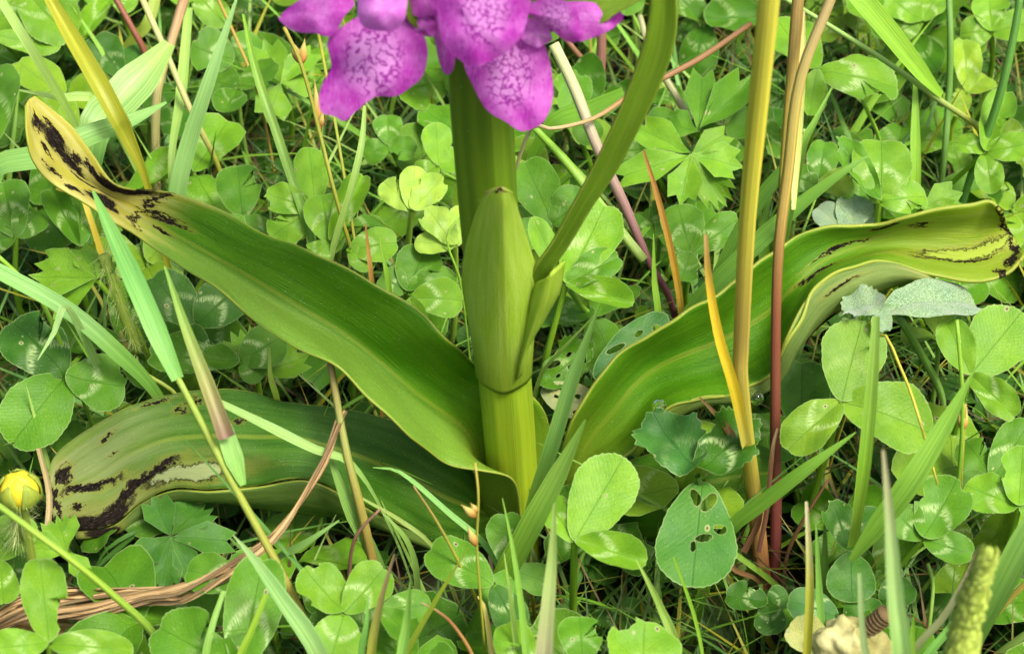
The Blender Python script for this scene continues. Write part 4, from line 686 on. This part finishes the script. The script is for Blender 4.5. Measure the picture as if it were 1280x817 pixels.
G([(468, 712, 1.6), (452, 640, 2.6), (432, 560, 3.5), (412, 448, 4.6)], [12, 12, 10, 9], [(.28, .2, .05), (.3, .26, .06), (.32, .34, .1), (.24, .18, .06)], 'olive brown jointed stalk in front of the low orchid leaf', **T_)
G([(474, 710, 1.5), (440, 640, 2.5), (410, 568, 3.3)], [16, 20, 4], (.17, .32, .07), 'green blade behind the olive jointed stalk')
G([(436, 720, 1.9), (445, 670, 2.8), (475, 636, 3.3)], [5, 5, 3], (.26, .14, .1), 'thin brown arched stem beside the jointed stalk', **T_)
G([(344, 702, 2.2), (380, 680, 2.8), (424, 650, 3.2)], [10, 11, 2], (.2, .38, .1), 'short blade pointing up at the jointed stalk')
G([(192, 792, 2.8), (140, 742, 3.8), (90, 700, 4.6), (30, 655, 5.3), (-15, 622, 5.8)], [11, 10, 9, 9, 8], [(.2, .34, .05), (.24, .4, .05), (.26, .42, .05), (.26, .42, .06), (.26, .42, .06)], 'long green stalk sloping over the brown straw', **T_)
G([(398, 818, 3.4), (352, 748, 4.2), (318, 700, 4.8), (291, 668, 5.2)], [22, 24, 16, 1], [(.22, .36, .12), (.22, .40, .14), (.24, .44, .16), (.3, .46, .2)], 'pale sloping blade over the large clover', fold=.5)
G([(298, 830, 3.4), (316, 785, 4), (333, 742, 4.5)], [12, 9, 6], (.3, .5, .05), 'bright yellow-green blade on the large clover')
G([(256, 830, 3.4), (266, 780, 3.8), (280, 738, 4)], [11, 9, 6], (.2, .38, .07), 'green blade lying on the large clover')
G([(130, 690, 1.6), (170, 665, 1.9), (96, 730, 1)], [4, 8, 4], DK, 'dark blade under the rotted leaf end')
G([(58, 690, 2.2), (62, 620, 2.7), (48, 560, 3.2)], [8, 8, 6], [(.28, .23, .12), (.34, .28, .15), (.28, .23, .11)], 'dry grey-brown stem beside the rotted leaf end', mode='dry', cat='dry stem', name='dry_stalk', fold=1)
G([(112, 270, 3.2), (100, 246, 3.4), (70, 236, 3.5)], [8, 7, 3], (.5, .4, .05), 'small yellow blade under the blotched leaf tip')
G([(575, 350, 3), (560, 290, 3.8), (620, 240, 4.2)], 3, BG, 'fine green petiole beside the young leaf', **T_)
G([(464, 345, 3.8), (460, 310, 4.2), (457, 280, 4.6)], [7, 6, 2], (.45, .25, .07), 'short orange shoot behind the long orchid leaf')
G([(486, 358, 3.8), (480, 325, 4.2), (475, 297, 4.5)], [8, 7, 1], BG, 'short green shoot behind the long orchid leaf')
G([(346, 498, 3), (338, 470, 3.4), (337, 434, 3.7)], [7, 8, 2], (.3, .44, .06), 'curled light shoot between the two orchid leaves')
G([(823, 395, 2.8), (818, 350, 3.3), (817, 292, 4)], [9, 8, 1], BG, 'narrow pointed blade beside the orange dying blade')
G([(676, 470, 2.6), (700, 440, 3.4), (745, 392, 4.4)], [6, 5, 1], GP, 'thin pale blade beside the sheath')
G([(745, 405, 2.6), (725, 380, 3.1), (712, 362, 3.5)], 7, BG, 'short petiole of the bright clover beside the sheath', **T_)
G([(1176, 492, 1.8), (1150, 440, 2.8), (1126, 400, 3.6)], 10, (.16, .32, .06), 'stout green petiole under the woolly leaf', **T_)
# ------------------------------------------------------------------ rushes with brown buds
def rush(pts, wpx, buds, label):
    P = [PH(*p) for p in pts]; base = P[0].copy(); t = thing('rush', label, 'rush', base)
    blade('stem', pts, wpx, [OL, (.32, .36, .05), (.36, .3, .05)], None, mode='tube', parent=t, ploc=base)
    for (bx, by, tx, ty, h) in buds:
        A = PH(bx, by, h); B = PH(tx, ty, h + .25); C = spline([A, (A + B) / 2, B], 9); L = (B - A).length
        V, Fc, uv = tube_data(C, np.array([.03, .085, .11, .12, .1, .07, .045, .02, .005]) * min(.7, L / .6), 8)
        cc = lin([(.3, .09, .02), (.36, .22, .05), (.42, .38, .12), (.36, .26, .08)], 9)
        link('bud', mesh('bud', V, Fc, uv, np.vstack([np.repeat(cc, 8, 0), cc[:1], cc[-1:]]), origin=base), M['dry'], t)
rush([(442, 322, 3.2), (418, 240, 4.4), (400, 168, 5.2), (378, 85, 6.2), (355, 34, 6.8)], 5, [(376, 80, 363, 48, 6.2), (377, 80, 381, 48, 6.2), (399, 165, 393, 98, 5.2), (400, 160, 404, 138, 5.2)], 'thin rush with brown buds under the purple sepal')
rush([(606, 812, 2.2), (600, 740, 3.2), (596, 680, 4), (598, 620, 4.8), (594, 578, 5.2)], 3.5, [(595, 646, 576, 630, 4.6), (595, 682, 584, 656, 4.1), (596, 640, 588, 628, 4.6)], 'thin rush with pale buds before the orchid base')
rush([(1200, 620, 2.2), (1203, 560, 3.2), (1206, 505, 4)], 5, [(1202, 538, 1209, 508, 3.6), (1202, 535, 1200, 512, 3.6)], 'thin rush with a green bud under the wide bright blade')
# ------------------------------------------------------------------ twisted brown straw
straw = thing('straw_bundle', 'twisted bundle of dry brown straw below the rotted orchid leaf', 'dry straw', PH(120, 765, .2))
sb = PH(120, 765, .2)
path = [(428, 515, 3.9), (402, 585, 3.5), (345, 668, 3.1), (285, 715, 2.8), (225, 742, 2.5), (180, 745, 2.3), (110, 752, 2.1), (40, 752, 1.9), (-20, 762, 1.8)]
for i in range(28):
    r = random.Random(i); ph = r.random() * 6.3; pts = []
    for k, (x, y, h) in enumerate(path):
        sp = [2.5, 3, 4, 6, 9, 7, 16, 20, 26][k]; pts.append((x + r.uniform(-6, 6), y + r.uniform(-.3, .3) * sp + sp * math.sin(ph + k * .7), h + .012 * sp * math.cos(ph + k * .7)))
    if i > 4: pts = pts[r.choice([0, 2, 3, 4]):]
    f = r.uniform(.4, 1.3); blade('strand', pts, [r.uniform(2, 4), r.uniform(3, 6), r.uniform(4, 8), r.uniform(2, 8)], [(.3 * f, .2 * f, .1 * f), (.42 * f, .30 * f, .16 * f), (.4 * f, .27 * f, .14 * f)], None, mode='dry', parent=straw, ploc=sb, fold=.9, seg=36, twist=r.uniform(-2, 2))
for i in range(9):
    r = random.Random(40 + i); y = r.uniform(760, 800); blade('dry_straw', [(-20, y + r.uniform(-10, 10), 1.4), (50, y, 1.5), (r.uniform(100, 200), y - r.uniform(-14, 22), 1.3)], [5, r.uniform(5, 10), 3], tuple(c_ * r.uniform(.8, 1.3) for c_ in (.34, .2, .09)), 'loose dry brown straw under the twisted bundle', cat='dry straw', mode='dry', group='loose dry straw under the bundle', fold=.7)
# ------------------------------------------------------------------ yellow bud, hairy stems, plantain spike, husk, dew drops
def hairs(name, C, rad, n, ln, parent, ploc, color, seed=0):
    r = random.Random(seed); V = []; Fc = []
    C = np.asarray(C)
    for _ in range(n):
        t = r.random() * (len(C) - 1.001); i = int(t); p = C[i] + (C[i+1] - C[i]) * (t - i); rd = np.interp(t, np.linspace(0, len(C) - 1, len(np.atleast_1d(rad))), np.atleast_1d(rad))
        d = np.array([r.gauss(0, 1), r.gauss(0, 1), r.gauss(0, 1)]); d /= np.linalg.norm(d); a = p + d * rd * .85; b = a + d * ln * r.uniform(.6, 1.2) + np.array([0, 0, -.03]); q = np.cross(d, [.3, .5, .8]); q /= np.linalg.norm(q); k = len(V); V += [a - q * .006, a + q * .006, b]; Fc.append((k, k+1, k+2))
    o = link(name, mesh(name, V, Fc, np.zeros((len(V), 2)), np.tile(color, (len(V), 1)), origin=ploc), M['dry'], parent); o['kind'] = 'stuff'; return o
def ball(r, n=14, m=20, f=None):
    V = []; 
    for i in range(n + 1):
        a = math.pi * i / n
        for k in range(m): b = 2 * math.pi * k / m; d = Vector((math.sin(a) * math.cos(b), math.sin(a) * math.sin(b), math.cos(a))); V.append(d * r * (f(d) if f else 1))
    return V, [(i*m+k, i*m+(k+1) % m, (i+1)*m+(k+1) % m, (i+1)*m+k) for i in range(n) for k in range(m)]
bp = PH(24, 612, 4.2); bud = thing('buttercup_bud', 'round yellow buttercup bud in a hairy green calyx', 'flower bud', Vector((bp.x - .1, bp.y + .3, -.3)))
bo = bud.location / S
V, Fc = ball(.27, f=lambda d: 1 + .05 * math.cos(5 * math.atan2(d.y, d.x))); link('petals', mesh('petals', [v + bp for v in V], Fc, origin=bo), plain_mat('bud_yellow', (.6, .5, .02), (.8, .7, .04), 300, .45, trans=.2, bump=.2), bud)
gm = M['crow']
for k in range(5):
    a = 2 * math.pi * k / 5 + .5; d = Vector((math.cos(a), math.sin(a), 0)); G_ = []
    for i in range(8):
        t = i / 7; th = 2.9 - 2.25 * t; c_ = bp + d * (.30 * math.sin(th) + .02) + Vector((0, 0, .30 * math.cos(th))); sd_ = Vector((-d.y, d.x, 0)); wv = .17 * math.sin(math.pi * (.15 + .82 * t)); G_.append([c_ + sd_ * wv * q - d * abs(q) * .03 for q in (-1, -.5, 0, .5, 1)])
    V, Fc, uv = sheet_data(np.array([[list(p) for p in r_] for r_ in G_]), .02); o = link('sepal', mesh('sepal', V, Fc, uv, origin=bo), gm, bud, color=(.26, .36, .05))
stalk(bud, bo, bp - Vector((0, 0, .25)), bo, .09, .08, (.24, .34, .05), 'stem', .2)
hairs('hair', [list(bp), list(bp + Vector((0, 0, -.05)))], .30, 160, .13, bud, bo, (.3, .4, .1))
def hairy_stem(pts, wpx, col, label, seed):
    P = [PH(*p) for p in pts]; base = P[0].copy(); t = thing('hairy_stalk', label, 'stem', base); C = spline(P, 16); blade('stem', pts, wpx, col, None, mode='tube', parent=t, ploc=base, seg=16)
    hairs('hair', C, wpx * depth(P[0]) / F_PX / 2, 420, .3, t, base, (.42, .5, .2), seed)
hairy_stem([(172, 440, 2.2), (158, 400, 2.8), (140, 350, 3.5), (128, 318, 3.9)], 14, (.26, .38, .05), 'hairy light stem under the hairy buttercup leaf', 3)
hairy_stem([(24, 672, 3.0), (22, 645, 3.6), (24, 622, 4)], 16, (.3, .4, .05), 'hairy stem carrying the yellow bud', 5)
# plantain spike
sp = [(1196, 850, 6.4), (1208, 780, 7.1), (1224, 725, 7.8), (1237, 685, 8.3)]; P = [PH(*p) for p in sp]; pb = Vector((P[0].x, P[0].y + .4, -.3))
pl = thing('plantain_spike', 'blurred yellow-green plantain seed spike beside the pale dying blade', 'seed head', pb); C = spline(P, 40); rr_ = np.interp(np.linspace(0, 1, 40), [0, .55, .7, .92, 1], [.21, .19, .13, .12, .05]); V, Fc, uv = tube_data(C, rr_ * .85, 10)
link('core', mesh('core', V, Fc, uv, np.tile((.3, .4, .06), (len(V), 1)), origin=pb), M['stem'], pl); V2 = []; F2 = []; r = random.Random(4)
for i in range(300):
    t = r.random() * 38; k = int(t); c_ = C[k]; T = C[k+1] - C[k]; T /= np.linalg.norm(T); q = np.array([r.gauss(0, 1) for _ in range(3)]); q -= T * q.dot(T); q /= np.linalg.norm(q); s_ = np.cross(T, q); a = c_ + q * rr_[k] * .8; b = len(V2); V2 += [a + s_ * .055 - T * .03, a - s_ * .055 - T * .03, a + T * .11, a + q * .05 + T * .04]; F2 += [(b, b+1, b+3), (b+1, b+2, b+3), (b+2, b, b+3)]
o = link('florets', mesh('florets', V2, F2, np.zeros((len(V2), 2)), np.array([np.array((.36, .46, .08)) * (.75 + .5 * ((i // 4 * 7) % 10) / 10) for i in range(len(V2))]), origin=pb), M['dry'], pl); o['kind'] = 'stuff'
V, Fc, uv = tube_data(spline([pb, (pb + P[0]) / 2 + Vector((.1, 0, .2)), P[0]], 8), [.1, .1], 8); link('stem', mesh('stem', V, Fc, uv, np.tile((.24, .36, .06), (len(V), 1)), origin=pb), M['stem'], pl)
# cream husk: crumpled cup with a ribbed brown collar and a yellowed leaf beside it
hb = PH(1064, 812, 2.2); ho = Vector((hb.x, hb.y, -.3)); hk = thing('dry_husk', 'crumpled cream husk with a ribbed brown collar', 'husk', ho); r = random.Random(9)
V, Fc = ball(.62, 26, 36, lambda d: (1 + .13 * math.sin(5 * d.x + 3 * d.z) * math.sin(6 * d.y - 2 * d.z) + .09 * math.sin(13 * d.x + 4 * d.y) * math.cos(11 * d.z) + .035 * math.sin(27 * d.x + 9 * d.z)) * (.8 if d.z < 0 else 1))
hm = plain_mat('husk_cream', (.26, .24, .07), (.6, .58, .26), 260, .6, (1, .4, 1), .15, 1.0)
link('body', mesh('body', [Vector((v.x * .95, v.y * .7, v.z * .8)) + hb for v in V], Fc, origin=ho), hm, hk)
c0 = PH(1094, 778, 2.8); ax = (PH(1104, 768, 2.95) - PH(1082, 786, 2.6)).normalized(); Cc = [c0 + ax * (t - .5) * .5 for t in np.linspace(0, 1, 40)]
V, Fc, uv = tube_data(Cc, [.13 + .018 * math.cos(i * 2 * math.pi * 7 / 39) for i in range(40)], 20); link('collar', mesh('collar', V, Fc, uv, np.tile((.13, .085, .035), (len(V), 1)), origin=ho), M['dry'], hk)
for (jx, jy, tx, ty, w_, cc_) in [(1040, 815, 985, 780, 50, (.42, .42, .07)), (1045, 812, 1030, 775, 30, (.36, .24, .12))]:
    J = PH(jx, jy, 2.2); nl = (Vector((0, 0, .5)) + tocam(J) * .6).normalized(); T = PN(tx, ty, J, nl); place('husk_leaf', FOLDED, M['woolly'], hk, ho, J, T - J, nl, (T - J).length, w_ / 76, cc_)
s = Sh('dew'); gl = s.n('BsdfGlass'); gl.inputs['IOR'].default_value = 1.33; gl.inputs['Roughness'].default_value = 0; s.nt.links.new(gl.outputs[0], s.out.inputs[0]); V, Fc = ball(.115); dm = mesh('dew_drop', V, Fc)
for (x, y, h, lab) in [(824, 507, 3.45, 'clear dew drop on the rim of the crumpled dark clover'), (946, 497, 3.3, 'clear dew drop between the yellow and red stalks')]: tag(link('dew_drop', dm, s.mat, loc=PH(x, y, h)), lab, 'dew drop')

LAND = [(60, 150, 'the blotched yellow leaf tip'), (130, 60, 'the olive folded blade'), (230, 90, 'the straight pale blade'), (300, 200, 'the heart-shaped clover'), (400, 110, 'the rush with brown buds'), (470, 260, 'the pale young leaves'), (520, 120, 'the purple flowers'), (590, 330, 'the clasping sheath'), (720, 80, 'the mauve stalk'), (790, 180, 'the narrow upper leaf'), (740, 320, 'the bright clover by the upper leaf'),
        (870, 200, 'the big buttercup leaf'), (860, 310, 'the shrivelled yellow blade'), (935, 100, 'the thick yellow stalk'), (990, 120, 'the twin brown stalks'), (1075, 90, 'the oval clover leaflet'), (1110, 210, 'the broad round clover'), (1170, 60, 'the broad sloping blade'), (1245, 110, 'the curved dark stem'), (1200, 300, 'the torn orchid leaf end'), (1140, 380, 'the woolly leaf'), (1070, 480, 'the big yellow-green clover'),
        (1230, 440, 'the broad clover leaflet'), (970, 600, 'the dark red stalk'), (865, 670, 'the holey leaflet'), (760, 640, 'the toothed clover at the orchid base'), (650, 700, 'the crossed blades'), (560, 700, 'the slit clover leaflet'), (440, 740, 'the toothed round clover'), (310, 770, 'the sloping pale blade'), (150, 750, 'the twisted straw'), (220, 670, 'the shaded buttercup leaf'), (90, 620, 'the rotted leaf end'), (25, 612, 'the yellow bud'),
        (60, 480, 'the large speckled clover'), (130, 370, 'the hairy buttercup leaf'), (250, 420, 'the mauve-footed blade'), (350, 440, 'the gap between two orchid leaves'), (320, 300, 'the long orchid leaf'), (450, 590, 'the jointed olive stalk'), (850, 440, 'the broad orchid leaf'), (1060, 790, 'the cream husk'), (1215, 750, 'the plantain spike'), (1160, 650, 'the clover of three round leaflets'), (1120, 590, 'the wide bright blade'), (800, 790, 'the large round leaflet'), (690, 760, 'the pale greyish blade'), (40, 270, 'the clover under the yellow tip')]
def near(p): x, y = proj(p); return min(LAND, key=lambda l: (l[0] - x) ** 2 + (l[1] - y) ** 2)[2]
def tone(c): return 'yellowish' if c[0] > .62 * c[1] else 'pale' if c[2] > .2 * c[1] and c[1] > .24 else 'bright green' if c[1] > .27 else 'dark green' if c[1] < .17 else 'green'
# ------------------------------------------------------------------ the sward between: low clovers, thin blades, moss
GAPS = [(230, 690, 95, 40), (120, 690, 60, 30), (560, 745, 100, 60), (490, 660, 100, 50), (905, 790, 90, 50), (750, 740, 60, 40), (640, 620, 90, 60), (960, 690, 70, 60), (1160, 470, 50, 30), (640, 690, 60, 40), (500, 130, 60, 50), (780, 60, 70, 60), (440, 480, 70, 30), (1130, 560, 60, 30), (1190, 760, 50, 30), (990, 640, 40, 60), (60, 590, 20, 60)]
def in_gap(p, grow=1.0):
    x, y = proj(p); return any(((x - a) / (rx * grow)) ** 2 + ((y - b) / (ry * grow)) ** 2 < 1 for a, b, rx, ry in GAPS)
NF = 0; tries = 0
while NF < 232 and tries < 3000:
    tries += 1; J = Vector((random.uniform(-13.5, 13.5), random.uniform(-4.5, 18.5), 0)); J.z = random.uniform(.7, 2.0 if J.y < 2 else 2.9); x, y = proj(J)
    inside = -60 < x < 1340 and -40 < y < 860
    if math.hypot(J.x, J.y) < 1.3 or (inside and in_gap(J)): continue
    base = Vector((J.x + random.uniform(-.4, .4), J.y + random.uniform(-.4, .4), -.3)); NF += 1
    t = thing('clover_leaf', 'x', 'clover', base, 'low clover leaves of the sward'); nn = (Vector((0, 0, 1)) + tocam(J) * .35 + jit(.22)).normalized(); a0 = random.uniform(0, 6.28)
    f = random.uniform(.65, 1.15); col = tuple(Vector(random.choice([CLV, CLV, CLL, CLD, CLV, CLY])).lerp(Vector(CLV), .35) * f); L = random.uniform(.7, 1.45); t['label'] = ('small ' if L < 1.0 else '') + 'low ' + tone(col) + ' clover leaf near ' + near(J)
    ex = Vector((1, 0, 0)); ex = (ex - nn * ex.dot(nn)).normalized(); ey = nn.cross(ex)
    for k in range(3):
        a = a0 + k * 2.09 + random.uniform(-.2, .2); ax = ex * math.cos(a) + ey * math.sin(a); nl = (nn + jit(.15) + ax * random.uniform(-.3, .25)).normalized(); place('leaflet', random.choice(LOWV), M['clover_plain'], t, base, J, ax - nl * ax.dot(nl), nl, L, L * random.uniform(.75, 1.0), col)
    V, Fc, uv = tube_data(spline([base, (J + base) / 2 + Vector((random.uniform(-.2, .2), 0, .2)), J], 5), [.05, .04], 5, False); link('petiole', mesh('petiole', V, Fc, uv, np.tile((.17, .3, .05), (len(V), 1)), origin=base), M['stem'], t)
def blade_strip(b, d, L, wd, lean, bend, n=6):
    V = []
    for i in range(n):
        t = i / (n - 1); c_ = b + Vector((d.x, d.y, 0)) * (lean * t + bend * t * t) * L + Vector((0, 0, 1)) * L * (t - .35 * bend * t * t); s_ = Vector((-d.y, d.x, 0)); w_ = wd * (1 - t ** 2.2) * .5 + .002; V += [c_ - s_ * w_ + Vector((d.x, d.y, 0)) * w_ * .5, c_, c_ + s_ * w_ + Vector((d.x, d.y, 0)) * w_ * .5]
    return V, [(i*3+k, i*3+k+1, i*3+k+4, i*3+k+3) for i in range(n - 1) for k in range(2)], [(k / 2, i / (n - 1)) for i in range(n) for k in range(3)]
BM = []
for i in range(10):
    V, Fc, uv = blade_strip(Vector((0, 0, 0)), Vector((1, 0, 0)), random.uniform(2.4, 4.8), random.uniform(.07, .24), random.uniform(.2, .9), random.uniform(0, .7), 8); BM.append(mesh('grass_leaf', V, Fc, uv, np.ones((len(V), 3))))
NB = 0
while NB < 205:
    b = Vector((random.uniform(-13, 13), random.uniform(-4, 18.5), -.2)); x, y = proj(b)
    if math.hypot(b.x, b.y) < 1.6 or (b.y < .5 and random.random() < .45) or (-60 < x < 1340 and in_gap(b, .7)): continue
    o = link('grass_leaf', random.choice(BM), M['blade'], loc=b, color=tuple(Vector(random.choice([GG, GG, GP, BG, DK, OL])) * random.uniform(.7, 1.15))); o.rotation_euler = (0, 0, random.uniform(0, 6.28)); k = random.uniform(.6, 1.1); o.scale = (k, k, k); tag(o, 'thin ' + tone(o.color) + ' grass blade near ' + near(b + Vector((0, 0, 1.5))), 'grass blade', 'thin grass blades in the sward'); NB += 1
Va, Fa, Ua, Ca = [], [], [], []
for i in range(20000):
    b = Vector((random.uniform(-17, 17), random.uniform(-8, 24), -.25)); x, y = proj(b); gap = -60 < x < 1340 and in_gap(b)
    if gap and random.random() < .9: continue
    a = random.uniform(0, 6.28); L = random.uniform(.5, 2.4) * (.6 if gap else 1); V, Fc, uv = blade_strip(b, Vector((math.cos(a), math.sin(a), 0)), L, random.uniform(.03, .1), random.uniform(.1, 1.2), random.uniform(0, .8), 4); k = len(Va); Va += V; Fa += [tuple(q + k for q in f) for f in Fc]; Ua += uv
    c_ = Vector(random.choice([GG, DK, DK, GG, OL, (.2, .13, .05)])) * random.uniform(.35, .8); Ca += [tuple(c_)] * len(V)  # greens scaled down, painting in the shade low in the sward
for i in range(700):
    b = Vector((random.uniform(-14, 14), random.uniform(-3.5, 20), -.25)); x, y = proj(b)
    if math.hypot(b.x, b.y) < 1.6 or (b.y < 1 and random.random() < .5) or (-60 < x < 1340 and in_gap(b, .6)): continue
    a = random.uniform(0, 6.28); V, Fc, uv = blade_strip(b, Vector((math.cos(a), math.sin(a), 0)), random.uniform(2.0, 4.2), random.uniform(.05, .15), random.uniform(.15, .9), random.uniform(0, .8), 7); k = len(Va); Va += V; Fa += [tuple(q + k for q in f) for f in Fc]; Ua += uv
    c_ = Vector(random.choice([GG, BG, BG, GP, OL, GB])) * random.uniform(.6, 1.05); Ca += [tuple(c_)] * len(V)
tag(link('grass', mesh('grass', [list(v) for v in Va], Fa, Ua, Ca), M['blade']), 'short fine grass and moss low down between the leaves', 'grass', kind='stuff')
# leaves beyond the picture and the small ones deep in the sward, as one mass
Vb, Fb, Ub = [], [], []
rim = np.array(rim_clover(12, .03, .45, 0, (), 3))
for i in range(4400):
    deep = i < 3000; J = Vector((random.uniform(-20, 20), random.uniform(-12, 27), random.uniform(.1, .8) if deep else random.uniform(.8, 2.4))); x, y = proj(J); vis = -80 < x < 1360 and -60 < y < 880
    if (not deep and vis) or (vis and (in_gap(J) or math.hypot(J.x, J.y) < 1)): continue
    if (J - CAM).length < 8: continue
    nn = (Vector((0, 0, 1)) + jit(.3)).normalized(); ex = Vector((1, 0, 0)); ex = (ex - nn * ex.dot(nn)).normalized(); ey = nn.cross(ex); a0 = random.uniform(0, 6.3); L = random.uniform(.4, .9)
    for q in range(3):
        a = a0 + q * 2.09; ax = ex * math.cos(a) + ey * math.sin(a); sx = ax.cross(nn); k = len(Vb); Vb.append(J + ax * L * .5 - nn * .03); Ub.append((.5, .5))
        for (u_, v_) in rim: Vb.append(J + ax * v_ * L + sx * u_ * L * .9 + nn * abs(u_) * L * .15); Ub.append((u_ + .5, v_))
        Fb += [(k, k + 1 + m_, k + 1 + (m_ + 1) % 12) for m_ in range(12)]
tag(link('undergrowth', mesh('undergrowth', [list(v) for v in Vb], Fb, Ub), M['clover_plain'], color=(.035, .115, .012)), 'mass of small clover leaves deep in the sward', 'undergrowth', kind='stuff')  # dark green has the shade of the deep sward in its colour
